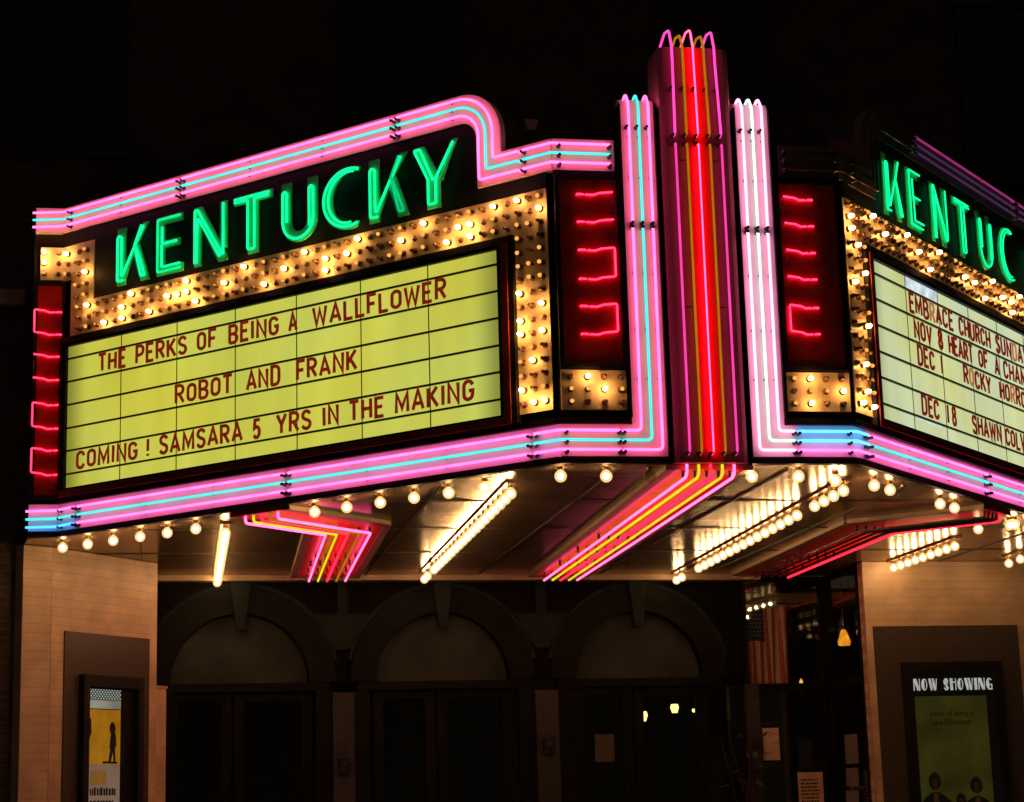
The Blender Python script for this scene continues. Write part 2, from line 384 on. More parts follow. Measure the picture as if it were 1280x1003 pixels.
for mx in (-1.965, 0.05):
    MB().prism([B(mx - .27, 3.48, .045), B(mx + .27, 3.48, .045), B(mx + .16, 3.28, .045), B(mx + .07, 3.13, .045), B(mx - .07, 3.13, .045), B(mx - .16, 3.28, .045)], BNRM, .044).build('spandrel', SPAN, ent)
    MB().prism([B(mx - .05, 3.483, .045), B(mx + .05, 3.483, .045), B(mx + .05, 3.85, .045), B(mx - .05, 3.85, .045)], BNRM, .044).build('spandrel_post', SPAN, ent)
for u, w, zt in ((-1.97, .105, 2.71), (.07, .115, 2.70), (2.23, .07, 2.73), (-3.86, .1, 2.71)):
    b = MB().prism([B(u - w, .13, .09), B(u + w, .13, .09), B(u + w, zt, .09), B(u - w, zt, .09)], BNRM, .12)
    b.build('pillar', PILC, ent)
    MB().prism([B(u - w - .16, .13, .04), B(u - w - .003, .13, .04), B(u - w - .003, 2.73, .04), B(u - w - .16, 2.73, .04)], BNRM, .1).build('pillar_flank', ARCHD, ent)
    if u < 2: MB().prism([B(u + w + .003, .13, .04), B(u + w + .16, .13, .04), B(u + w + .16, 2.73, .04), B(u + w + .003, 2.73, .04)], BNRM, .1).build('pillar_flank', ARCHD, ent)
LOBBY = surf('lobby_paint', (.14, .12, .065), .7, var=.25)
DOORCLOTH = surf('door_curtain', (.06, .062, .042), .8, var=.3)
# doors in the three bays
for i, cx in enumerate(CX):
    d = thing('double_door', ['dark double doors under the left arch beside the poster wall', 'dark double doors under the middle arch', 'dark double doors under the right arch with lamps glowing behind'][i], 'door', B(cx, .13), RB, 'doors under the arches')
    for sgn in (-1, 1):
        a, b_ = (cx - .70, cx - .082) if sgn < 0 else (cx - .058, cx + .70)
        fr = MB()
        for (x0, x1, z0, z1) in ((a, a + .1, .14, 2.73), (b_ - .1, b_, .14, 2.73), (a + .1, b_ - .1, 2.65, 2.73), (a + .1, b_ - .1, .14, .45), (a + .1, b_ - .1, 1.1, 1.2)):
            fr.prism([B(x0, z0, -.03), B(x1, z0, -.03), B(x1, z1, -.03), B(x0, z1, -.03)], BNRM, .05)
        fr.build('door_frame', ARCHD, d)
        MB().prism([B(a + .1, .45, -.05), B(b_ - .1, .45, -.05), B(b_ - .1, 2.65, -.05), B(a + .1, 2.65, -.05)], BNRM, .008).build('pane', DGLASS, d)
        xh = b_ - .05 if sgn < 0 else a + .05
        MB().tube([B(xh, 1.05, .0), B(xh, 1.05, .03), B(xh, 1.35, .03), B(xh, 1.35, 0)], .012).build('handle', BRASS, d, True)
    if i == 1:
        for x in (cx - .42, cx + .18, cx + .5):
            MB().prism([B(x, .5, -.075), B(x + .09, .5, -.075), B(x + .09, 2.6, -.075), B(x, 2.6, -.075)], BNRM, .01).build('curtain', DOORCLOTH, d)
for (u, z, w, h, lab) in ((-1.975, 2.005, .05, .075, 'small black box on the pillar between left and middle doors'), (.07, 2.15, .055, .075, 'small black box on the pillar between middle and right doors')):
    t = thing('wall_box', lab, 'box', B(u, z, .093), RB, 'boxes on the door pillars')
    MB().prism([B(u - w, z - h, .14), B(u + w, z - h, .14), B(u + w, z + h, .14), B(u - w, z + h, .14)], BNRM, .049).build('casing', BLACKP, t)
    MB().prism([B(u - w * .6, z + h * .1, .146), B(u + w * .6, z + h * .1, .146), B(u + w * .6, z + h * .7, .146), B(u - w * .6, z + h * .7, .146)], BNRM, .005).build('faceplate', DARKP, t)
# lobby behind
lob = MB()
lob.box((-4.3, 9.2, .13), (5.6, 9.3, 3.9)); lob.box((-4.4, 6.75, .13), (-4.303, 9.2, 3.9)); lob.box((-4.3, 6.95, 3.6), (5.6, 9.197, 3.7))
solo(lob.build('lobby_room', LOBBY), 'dim lobby room seen through the door glass', 'room')
LAMPY = glow('lobby_lamp', (1.0, .72, .22), 9.0)
for (x, z, h, lab) in ((1.25, 2.46, .10, 'yellow lobby wall lamp behind right doors, leftmost and lower'), (1.595, 2.535, .09, 'yellow lobby wall lamp behind right doors, brightest in middle'), (1.80, 2.51, .035, 'tiny lobby lamp behind right doors, rightmost of the lamps')):
    t = thing('wall_lamp', lab, 'lamp', (x, 7.3, z), 0, 'lamps in the lobby')
    MB().lathe([(.03 * h / .1, -h / 2), (.05 * h / .1, h * .1), (.04 * h / .1, h / 2)], (x, 7.3, z), seg=12).build('lamp_shade', LAMPY, t, True)
    MB().tube([(x, 7.3, z - h / 2), (x, 7.33, z - h), (x, 9.19, z - h)], .008).build('bracket', BRASS, t)

# ---------------------------------------------------------------- shop window to the right of the doors
sw = thing('shop_window', 'corner display window with dark frame, right of the arched doors', 'window', (2.35, 6.69, 0))
def fq(x0, x1, z0, z1, o=0.0): return [B(x0, z0, o), B(x1, z0, o), B(x1, z1, o), B(x0, z1, o)]
XS = 3.09
def sq(y0, y1, z0, z1, x=XS): return [Vector((x, y0, z0)), Vector((x, y1, z0)), Vector((x, y1, z1)), Vector((x, y0, z1))]
fr = MB()
for q in (fq(2.195, 2.235, .13, 3.84, .02), fq(3.045, 3.095, .13, 3.84, .02), fq(2.236, 3.044, 2.66, 2.74, .015), fq(2.236, 3.044, .13, 1.0, .015), fq(2.236, 3.044, 3.79, 3.845, .015)):
    fr.prism(q, BNRM, .06)
for q in (sq(5.64, 5.72, .13, 3.84, XS - .004), sq(6.60, 6.69, .13, 3.84, XS - .004), sq(5.721, 6.599, 2.66, 2.74), sq(5.721, 6.599, .13, 1.0), sq(5.721, 6.599, 3.79, 3.845)):
    fr.prism(q, (-1, 0, 0), .06)
fr.build('window_frame', ARCHD, sw)
MB().prism(fq(2.236, 3.044, 1.0, 2.66, -.01), BNRM, .008).build('pane', WGLASS, sw)
MB().prism(fq(2.236, 3.044, 2.74, 3.79, -.01), BNRM, .008).build('pane', WGLASS, sw)
MB().prism(sq(5.721, 6.599, 1.0, 2.66, XS + .02), (-1, 0, 0), .008).build('pane', WGLASS, sw)
MB().prism(sq(5.721, 6.599, 2.74, 3.79, XS + .02), (-1, 0, 0), .008).build('pane', WGLASS, sw)
bx = MB(); bx.box((2.3, 7.9, .13), (5.6, 7.95, 3.85)); bx.box((3.9, 5.75, 2.72), (3.95, 7.89, 3.85))
bx.build('display_back', SPAN, sw); MB().box((2.3, 6.75, 3.75), (3.05, 7.88, 3.79)).build('display_ceiling', WALLD, sw)
# flag hung lengthwise behind the glass: canton upper left, vertical stripes with folds
flag = thing('flag', 'striped flag hanging lengthwise inside the shop window', 'flag', B(2.47, 3.55, -.12), RB)
FR = surf('flag_red', (.36, .035, .022), .8, var=.15); FW = surf('flag_white', (.52, .38, .26), .8, var=.1); FB = surf('flag_blue', (.012, .014, .03), .8, var=.2)
b = MB(); N = 13; SUB = 4; x0, x1, zt, zb = 2.27, 2.73, 3.54, 2.72
NX = N * SUB; NZ = 16
for j in range(NZ + 1):
    for i in range(NX + 1):
        t = i / NX; zz = zt + (zb - zt) * j / NZ
        fold = .03 * math.sin(t * 22 + j * .12) * (.4 + .6 * j / NZ)
        b.v.append(B(x0 + (x1 - x0) * t + .012 * math.sin(t * 15 + 1) * j / NZ, zz + .012 * math.sin(t * 9), -.12 + fold))
for j in range(NZ):
    for i in range(NX):
        st = i // SUB
        canton = i < NX * .43 and j < NZ * .42
        b.mi = 2 if canton else (0 if st % 2 == 0 else 1)
        b.face([j * (NX + 1) + i, j * (NX + 1) + i + 1, (j + 1) * (NX + 1) + i + 1, (j + 1) * (NX + 1) + i])
b.build('cloth', [FR, FW, FB], flag, True)
b = MB()
for j in range(7):
    for i in range(5):
        cx_, cz_ = x0 + .022 + i * .038 + (j % 2) * .012, zt - .04 - j * .043; st = []
        for k in range(10):
            r_ = .008 if k % 2 == 0 else .0034; a_ = math.pi / 2 + k * math.pi / 5
            st.append(B(cx_ + r_ * math.cos(a_), cz_ + r_ * math.sin(a_), -.075))
        b.prism(st, BNRM, .002)
b.build('stars', FW, flag)
MB().tube([B(2.20, 3.56, -.10), B(2.86, 3.56, -.10)], .011).build('pole', surf('flag_pole', (.3, .24, .18), .4), flag, True)
# notices in the window
def notice(name, pts, n, lab, m=PAPER, lines=0, cat='notice'):
    t = thing(name, lab, cat, sum(pts, Vector((0, 0, 0))) / 4)
    MB().prism(pts, n, .004).build('sheet', m, t)
    if lines:
        l = MB(); a, b2, c, d = pts
        for k in range(lines):
            f0 = .12 + .78 * k / lines
            p = lambda u, v: a + (b2 - a) * u + (d - a) * v + Vector(n) * .002
            u1 = random.uniform(.72, .9)
            x_ = .1
            while x_ < u1:
                w_ = random.uniform(.04, .14)
                l.prism([p(x_, f0), p(min(x_ + w_, u1), f0), p(min(x_ + w_, u1), f0 + .4 / lines), p(x_, f0 + .4 / lines)], n, .0015); x_ += w_ + .03
        l.build('lettering', INK, t)
    return t
notice('notice', fq(2.35, 2.525, 1.965, 2.29, .002), BNRM, 'pale paper notice taped inside window below the flag')
notice('sign', fq(2.705, 2.975, 1.33, 1.835, .003), BNRM, 'tan sign with rows of dark print in low window corner', PAPER, 11, 'sign')
notice('card', fq(2.13, 2.25, 2.0, 2.05, .1), BNRM, 'small white card on the narrow post left of window', PAPERG, 0, 'card')
notice('notice', sq(5.93, 6.30, 1.90, 2.19, XS - .006), (-1, 0, 0), 'upper grey notice on the side pane near tiled wall', PAPERG)
notice('notice', sq(5.96, 6.32, 1.68, 1.86, XS - .006), (-1, 0, 0), 'middle grey notice on the side pane near tiled wall', PAPERG)
notice('notice', sq(5.99, 6.36, 1.42, 1.64, XS - .006), (-1, 0, 0), 'lowest grey notice on the side pane near tiled wall', PAPERG)
notice('notice', fq(.57, .77, 1.99, 2.26, .0), BNRM, 'dim grey notice on the left leaf of the right doors', surf('dim_notice_paper', (.06, .055, .045), .7))
# added amber lantern in place of a side window reflection, and a candle bulb
lt = thing('lantern', 'added amber lantern in place of a reflection, inside the side window', 'lamp', (3.35, 6.87, 3.2))
AMBG = glow('amber_lantern_glass', (1.0, .34, .018), 1.25, .35, 12)
MB().lathe([(.02, .08), (.04, .04), (.068, -.045), (.060, -.085), (.0001, -.088)], (3.35, 6.87, 3.22), seg=14).build('shade', AMBG, lt, True)
MB().tube([(3.35, 6.87, 3.34), (3.35, 6.87, 3.8)], .006).build('chain', BRASS, lt)
lt = thing('candle_bulb', 'small amber candle bulb behind the window transom', 'lamp', (2.93, 7.1, 2.76))
MB().lathe([(.004, -.04), (.020, -.01), (.016, .02), (.0001, .045)], (2.93, 7.1, 2.77), seg=10).build('bulb', glow('candle_glow', (1, .5, .1), 1.1), lt, True)
MB().tube([(2.93, 7.1, 2.73), (2.93, 7.1, 2.64), (2.93, 7.88, 2.6)], .008).build('bracket', BRASS, lt)
# dark leafy plant in front of the window post
pl = thing('potted_plant', 'dark leafy plant beside the window below the flag', 'plant', (2.05, 6.3, .13))
b = MB(); rnd = random.Random(3)
for k in range(70):
    a = rnd.uniform(0, 6.28); h = rnd.uniform(1.2, 2.35); r_ = rnd.uniform(.05, .42)
    c = Vector((2.05 + r_ * math.cos(a), 6.3 + .5 * r_ * math.sin(a), h)); d = Vector((math.cos(a), .5 * math.sin(a), rnd.uniform(-.5, .4))).normalized()
    s_ = d.cross(Vector((0, 0, 1))).normalized(); L_ = rnd.uniform(.10, .2); w_ = L_ * .22
    b.prism([c, c + d * L_ * .4 + s_ * w_, c + d * L_, c + d * L_ * .4 - s_ * w_], d.cross(s_), .002)
b.build('foliage', surf('dark_leaves', (.03, .035, .015), .6, var=.4), pl)
b = MB()
for k in range(6): b.tube([(2.05, 6.3, .5), (2.05 + rnd.uniform(-.1, .1), 6.3, 1.3), (2.05 + rnd.uniform(-.3, .3), 6.3 + rnd.uniform(-.1, .1), 2.2)], .008, 5)
b.build('stems', surf('stem_bark', (.03, .02, .012), .8), pl)
MB().lathe([(.0001, 0), (.16, 0), (.22, .42), (.2, .42), (.18, .36), (.0001, .36)], (2.05, 6.3, .135), seg=16).build('pot', surf('clay_pot', (.08, .04, .025), .7), pl, True)

# ---------------------------------------------------------------- tiled walls either side
LA = math.radians(52.48); LO = Vector((-4.631, 4.139, 0)); LT = Vector((math.cos(LA), math.sin(LA), 0)); LN = Vector((LT.y, -LT.x, 0))
def L(u, z, off=0.0): return LO + LT * u + LN * off + Vector((0, 0, z))
def quad(fn, x0, x1, z0, z1, o=0.0): return [fn(x0, z0, o), fn(x1, z0, o), fn(x1, z1, o), fn(x0, z1, o)]
lw = thing('tiled_wall', 'buff tiled splay wall left of the doors, slanting back', 'wall', LO, LA)
MB().prism(quad(L, 0, 1.438, .13, SOF - .004), LN, .25).build('tile_face', TILE, lw)
MB().prism(quad(L, .165, 1.32, .13, 3.15, .012), LN, .0115).build('granite_panel', GRAN, lw)
pil = thing('pilaster', 'narrow buff tiled pilaster at the left end of marquee', 'pilaster', (-4.86, 3.96, 0), math.atan2(.175, .226))
PV = Vector((.226, .175, 0)).normalized(); PNV = Vector((PV.y, -PV.x, 0))
PO = Vector((-4.858, 3.962, 0))
MB().prism([PO + Vector((0, 0, .13)), PO + PV * .284 + Vector((0, 0, .13)), PO + PV * .284 + Vector((0, 0, SOF - .006)), PO + Vector((0, 0, SOF - .006))], PNV, .2).build('tile_face', TILE, pil)
po = thing('door_post', 'short tan post at the inner end of left tiled wall', 'post', L(1.56, .13, -.08), LA)
MB().prism(quad(L, 1.50, 1.66, .13, 2.72, -.06), LN, .1).build('shaft', TILE, po)
MB().prism(quad(L, 1.49, 1.67, 2.723, 2.745, -.05), LN, .12).build('cap', SOFTRIM, po)

R0 = Vector((3.09, 5.5, 0)); RAn = math.atan(.03); RT = Vector((math.cos(RAn), math.sin(RAn), 0)); RN = Vector((RT.y, -RT.x, 0))
def R(u, z, off=0.0): return R0 + RT * u + RN * off + Vector((0, 0, z))
rw = thing('tiled_wall', 'buff tiled wall at right facing the street', 'wall', R0, RAn)
MB().prism(quad(R, 0, 3.2, .13, SOF - .004), RN, .13).build('tile_face', TILE, rw)
MB().prism(sq(5.501, 5.632, .13, SOF - .005, 3.0885), (-1, 0, 0), .003).build('corner_bead', surf('plain_buff_tile', (.50, .36, .25), .4), rw)
MB().prism(quad(R, .07, 1.60, .13, 3.21, .012), RN, .0115).build('granite_panel', GRAN, rw)

# poster cases
def case(fn, n, x0, x1, z0, z1, fw, lab, loc, rz):
    c = thing('poster_case', lab, 'poster case', loc, rz)
    fb = MB()
    for (a, b_, d, e) in ((x0, x0 + fw, z0, z1), (x1 - fw, x1, z0, z1), (x0 + fw, x1 - fw, z1 - fw * 1.3, z1), (x0 + fw, x1 - fw, z0, z0 + fw)):
        fb.prism(quad(fn, a, b_, d, e, .075), n, .062)
    fb.build('case_frame', BLACKP, c)
    MB().prism(quad(fn, x0 + fw, x1 - fw, z0 + fw, z1 - fw * 1.3, .017), n, .004).build('backing', BLACKP, c)
    MB().prism(quad(fn, x0 + fw, x1 - fw, z0 + fw, z1 - fw * 1.3, .068), n, .004).build('glass_cover', WGLASS, c)
    return c
c = case(L, LN, .355, 1.17, 1.05, 2.79, .075, 'black poster case on the left wall with lit top and orange poster', L(.76, 1.05, .013), LA)
def perf():
    m, nt, out = nodes('perforated_lit_metal')
    e = nt.nodes.new('ShaderNodeEmission'); v = nt.nodes.new('ShaderNodeTexVoronoi'); v.inputs['Scale'].default_value = 38; v.inputs['Randomness'].default_value = 0
    mp = nt.nodes.new('ShaderNodeMapping'); mp.inputs['Rotation'].default_value = (0, math.radians(45), 0)
    tc = nt.nodes.new('ShaderNodeTexCoord'); nt.links.new(tc.outputs['Object'], mp.inputs[0]); nt.links.new(mp.outputs[0], v.inputs['Vector'])
    r = nt.nodes.new('ShaderNodeValToRGB'); r.color_ramp.elements[0].position = .38; r.color_ramp.elements[1].position = .5
    r.color_ramp.elements[0].color = (.55, .62, .58, 1); r.color_ramp.elements[1].color = (.05, .05, .045, 1)
    nt.links.new(v.outputs['Distance'], r.inputs[0]); nt.links.new(r.outputs[0], e.inputs[0]); nt.links.new(e.outputs[0], out.inputs[0]); return m
MB().prism(quad(L, .425, .90, 2.58, 2.672, .03), LN, .008).build('light_grille', perf(), c)
MB().prism(quad(L, .425, .90, 2.508, 2.577, .03), LN, .008).build('reflector', glow('case_reflector', (.36, .33, .26), .75, .3), c)
p = thing('poster', 'orange poster with white lower band in left case', 'poster', L(.65, 1.2, .026), LA)
ORG = glow('glowing_orange_paper', (.40, .165, .008), .85, .2, 4); WHP = glow('glowing_white_paper', (.25, .155, .11), .8, .15, 4)  # poster papers emit their own colour; nothing lit is built behind them
MB().prism(quad(L, .43, .90, 2.03, 2.50, .028), LN, .006).build('picture', ORG, p)
MB().prism(quad(L, .43, .90, 1.15, 2.028, .028), LN, .006).build('lower_band', WHP, p)
DK = surf('poster_ink', (.03, .014, .006), .7, var=.2)
b = MB()
b.prism([L(.79 + .040 * math.cos(t * .5236) , 2.34 + .055 * math.sin(t * .5236), .031) for t in range(12)], LN, .002)
b.prism([L(.75, 2.17, .0315), L(.80, 2.15, .0315), L(.845, 2.19, .0315), L(.835, 2.29, .0315), L(.80, 2.315, .0315), L(.765, 2.28, .0315)], LN, .002)
b.prism([L(.735, 2.04, .032), L(.765, 2.04, .032), L(.79, 2.12, .032), L(.805, 2.165, .032), L(.765, 2.175, .032)], LN, .002)
b.prism([L(.81, 2.04, .0318), L(.835, 2.04, .0318), L(.825, 2.17, .0318), L(.795, 2.165, .0318)], LN, .002)
b.prism([L(.66, 2.04, .0325), L(.86, 2.04, .0325), L(.86, 2.055, .0325), L(.66, 2.06, .0325)], LN, .002)
b.prism([L(.435 , 2.44, .031), L(.50, 2.42, .031), L(.51, 2.30, .031), L(.47, 2.22, .031), L(.435, 2.21, .031)], LN, .002)
b.build('generic_figure', DK, p)
MB().prism(quad(L, .50, .71, 1.86, 1.98, .031), LN, .002).build('print_block', glow('pale_orange_print', (.30, .13, .03), .7), p)
b = MB(); rnd2 = random.Random(4)
for zz, hh in ((1.77, .07), (1.70, .03), (1.65, .03)):
    x_ = .50
    while x_ < .82:
        w_ = rnd2.uniform(.012, .03) if hh > .05 else rnd2.uniform(.008, .04)
        b.prism(quad(L, x_, x_ + w_, zz, zz + hh * rnd2.uniform(.8, 1), .031), LN, .002); x_ += w_ + rnd2.uniform(.006, .014)
b.build('print_letters', DK, p)

c = case(R, RN, .33, 1.37, 1.0, 2.85, .08, 'black poster case on right wall with now showing header', R(.85, 1.0, .013), RAn)
MB().prism(quad(R, .412, 1.288, 2.545, 2.725, .05), RN, .03).build('header_panel', BLACKP, c)
p = thing('poster', 'olive green poster below the now showing header', 'poster', R(.82, 1.1, .03), RAn)
MB().prism(quad(R, .45, 1.20, 1.1, 2.52, .026), RN, .006).build('picture', glow('glowing_olive_paper', (.036, .032, .0045), .7, .4, 2.5), p)  # picture sheet emits its colour by itself
HAIR = surf('figure_dark', (.02, .012, .008), .7); SKIN = surf('figure_skin', (.15, .075, .045), .7); SHIRT = surf('figure_shirt', (.30, .20, .16), .7)
SHADE = surf('figure_shadow', (.05, .022, .014), .7)
for k, (cx, cz, sc, o0) in enumerate(((.60, 1.69, 1.0, .0285), (1.03, 1.64, .98, .0285), (.86, 1.50, .8, .0345))):
    rr = random.Random(k + 2)
    el = lambda a, b2, rx, rz, o, jit=0.0: [R(a + rx * sc * (1 + rr.uniform(-jit, jit)) * math.cos(t * math.pi / 14), b2 + rz * sc * (1 + rr.uniform(-jit, jit)) * math.sin(t * math.pi / 14), o) for t in range(28)]
    MB().prism([R(cx - .17 * sc, 1.12, o0), R(cx + .18 * sc, 1.12, o0), R(cx + .16 * sc, cz - .19 * sc, o0), R(cx + .10 * sc, cz - .13 * sc, o0), R(cx + .03, cz - .09 * sc, o0), R(cx - .03, cz - .09 * sc, o0), R(cx - .10 * sc, cz - .13 * sc, o0), R(cx - .15 * sc, cz - .20 * sc, o0)], RN, .002).build('printed_jacket', HAIR, p)
    MB().prism([R(cx - .04, 1.13, o0 + .002), R(cx + .05, 1.13, o0 + .002), R(cx + .025, cz - .10 * sc, o0 + .002), R(cx - .022, cz - .10 * sc, o0 + .002)], RN, .002).build('printed_shirt', SHIRT, p)
    MB().prism(el(cx - .004, cz + .015, .064, .082, o0 + .0012, .10), RN, .0015).build('printed_hair', HAIR, p)
    MB().prism([R(cx + a * sc, cz + b2 * sc, o0 + .003) for a, b2 in ((-.030, .035), (-.005, .048), (.028, .04), (.042, .012), (.038, -.03), (.022, -.062), (.004, -.074), (-.014, -.064), (-.030, -.03))], RN, .0015).build('printed_face', SKIN, p)
    sh = MB()
    for a, b2, w_, h_ in ((-.020, .008, .020, .008), (.012, .008, .020, .008), (.004, -.024, .008, .012), (-.006, -.050, .024, .006)): sh.prism(quad(R, cx + a * sc, cx + (a + w_) * sc, cz + b2 * sc, cz + (b2 + h_) * sc, o0 + .0045), RN, .0012)
    sh.prism([R(cx + a * sc, cz + b2 * sc, o0 + .0041) for a, b2 in ((.020, .042), (.042, .012), (.038, -.03), (.020, -.062), (.026, -.02), (.024, .012))], RN, .0008)
    sh.build('printed_features', SHADE, p)
def text_mesh(body, size, fn, n, x, z, off, name, m, parent, sx=1.0, bold=0.0, center=True):
    cu = bpy.data.curves.new('lettering', 'FONT'); cu.body = body; cu.size = size; cu.align_x = 'CENTER' if center else 'LEFT'; cu.extrude = .0015; cu.offset = bold; cu.resolution_u = 3
    to = bpy.data.objects.new('lettering', cu); COL.objects.link(to)
    dg = bpy.context.evaluated_depsgraph_get(); me = bpy.data.meshes.new_from_object(to.evaluated_get(dg))
    bpy.data.objects.remove(to); bpy.data.curves.remove(cu)
    b = MB()
    for v in me.vertices: b.v.append(fn(x + v.co.x * sx, z + v.co.y, off + v.co.z))
    for q in me.polygons: b.face(list(q.vertices))
    bpy.data.meshes.remove(me)
    return b.build(name, m, parent)
PRN = surf('olive_print', (.07, .065, .012), .7)
text_mesh('perks of being a', .07, R, RN, .82, 2.33, .029, 'print_line', PRN, p, 1.0, .0005)
text_mesh('wallflower', .085, R, RN, .82, 2.24, .029, 'print_line', PRN, p, 1.15, .0008)

# ---------------------------------------------------------------- stroke alphabet for the reader boards
def arcs(cx, cy, rx, ry, a0, a1, n=7):
    return [(cx + rx * math.cos(math.radians(a0 + (a1 - a0) * i / n)), cy + ry * math.sin(math.radians(a0 + (a1 - a0) * i / n))) for i in range(n + 1)]
O_ = arcs(.3, .72, .22, .22, 0, 180) + arcs(.3, .28, .22, .22, 180, 360) + [(.52, .72)]
GL = {
 'A': (.66, [[(.06, 0), (.33, 1), (.60, 0)], [(.15, .30), (.51, .30)]]),
 'B': (.60, [[(.08, 0), (.08, 1), (.32, 1)] + arcs(.32, .76, .2, .24, 80, -80) + [(.32, .52), (.10, .52)], [(.30, .50)] + arcs(.32, .25, .22, .25, 85, -85) + [(.10, 0)]]),
 'C': (.60, [arcs(.3, .72, .22, .24, 5, 180) + arcs(.3, .28, .22, .24, 180, 355)]),
 'D': (.62, [[(.08, 0), (.08, 1), (.30, 1)] + arcs(.30, .72, .24, .28, 85, 0) + arcs(.30, .28, .24, .28, 0, -85) + [(.06, 0)]]),
 'E': (.54, [[(.50, 1), (.08, 1), (.08, 0), (.50, 0)], [(.10, .52), (.43, .52)]]),
 'F': (.52, [[(.50, 1), (.08, 1), (.08, 0)], [(.10, .50), (.43, .50)]]),
 'G': (.62, [arcs(.3, .72, .22, .24, 8, 180) + arcs(.3, .28, .22, .24, 180, 350) + [(.53, .47), (.34, .47)]]),
 'H': (.62, [[(.08, 0), (.08, 1)], [(.54, 0), (.54, 1)], [(.08, .50), (.54, .50)]]),
 'I': (.20, [[(.10, 0), (.10, 1)]]),
 'K': (.62, [[(.08, 0), (.08, 1)], [(.54, 1), (.10, .40)], [(.24, .58), (.57, 0)]]),
 'L': (.52, [[(.08, 1), (.08, 0), (.50, 0)]]),
 'M': (.78, [[(.08, 0), (.10, 1), (.39, .22), (.68, 1), (.70, 0)]]),
 'N': (.64, [[(.08, 0), (.08, 1), (.56, 0), (.56, 1)]]),
 'O': (.60, [O_]),
 'P': (.58, [[(.08, 0), (.08, 1), (.30, 1)] + arcs(.30, .73, .22, .27, 85, -85) + [(.10, .45)]]),
 'R': (.60, [[(.08, 0), (.08, 1), (.30, 1)] + arcs(.30, .75, .22, .25, 85, -85) + [(.10, .50)], [(.28, .50), (.54, 0)]]),
 'S': (.58, [arcs(.29, .76, .21, .23, 15, 230) + arcs(.29, .25, .22, .24, 50, -165)]),
 'T': (.56, [[(.03, 1), (.53, 1)], [(.28, .98), (.28, 0)]]),
 'U': (.62, [[(.08, 1), (.08, .28)] + arcs(.31, .26, .23, .26, 180, 360) + [(.54, 1)]]),
 'V': (.62, [[(.06, 1), (.31, 0), (.56, 1)]]),
 'W': (.84, [[(.06, 1), (.23, 0), (.42, .85), (.61, 0), (.78, 1)]]),
 'Y': (.60, [[(.05, 1), (.30, .45), (.55, 1)], [(.30, .46), (.30, 0)]]),
 '!': (.20, [[(.10, 1), (.10, .30)], [(.10, .13), (.10, 0)]]),
 '5': (.56, [[(.50, 1), (.13, 1), (.10, .55)] + arcs(.27, .31, .23, .31, 120, -150)]),
 '8': (.58, [arcs(.29, .75, .19, .25, 270, -90, 14), arcs(.29, .26, .22, .27, 90, 450, 14)]),
 '1': (.20, [[(.10, 0), (.10, 1)]]),
}
def ribbon(mb, pts, w, place, n, t):
    """flat bar of width w along a 2-D polyline with mitred corners, placed by place(x, z)"""
    pts = [Vector(p) for p in pts]; q = [pts[0]]
    for p_ in pts[1:]:
        if (p_ - q[-1]).length > 1e-4: q.append(p_)
    pts = q; m = len(pts); lf = []; rt = []
    for i in range(m):
        d0 = (pts[i] - pts[i - 1]).normalized() if i else None; d1 = (pts[i + 1] - pts[i]).normalized() if i < m - 1 else None
        if d0 is None: d0 = d1
        if d1 is None: d1 = d0
        tn = (d0 + d1)
        tn = tn.normalized() if tn.length > 1e-4 else d0
        nv = Vector((-tn.y, tn.x)); k = max(.45, nv.dot(Vector((-d0.y, d0.x)))); h = w / 2 / k
        lf.append(pts[i] + nv * h); rt.append(pts[i] - nv * h)
    n = Vector(n); k = len(mb.v)
    for i in range(m):
        a = place(*lf[i]); b2 = place(*rt[i]); mb.v += [a, b2, a - n * t, b2 - n * t]
    for i in range(m - 1):
        a = k + i * 4; c2 = a + 4
        mb.face([a, a + 1, c2 + 1, c2]); mb.face([a + 2, c2 + 2, c2 + 3, a + 3]); mb.face([a, c2, c2 + 2, a + 2]); mb.face([a + 1, a + 3, c2 + 3, c2 + 1])
    mb.face([k, k + 2, k + 3, k + 1]); e = k + (m - 1) * 4; mb.face([e, e + 1, e + 3, e + 2])

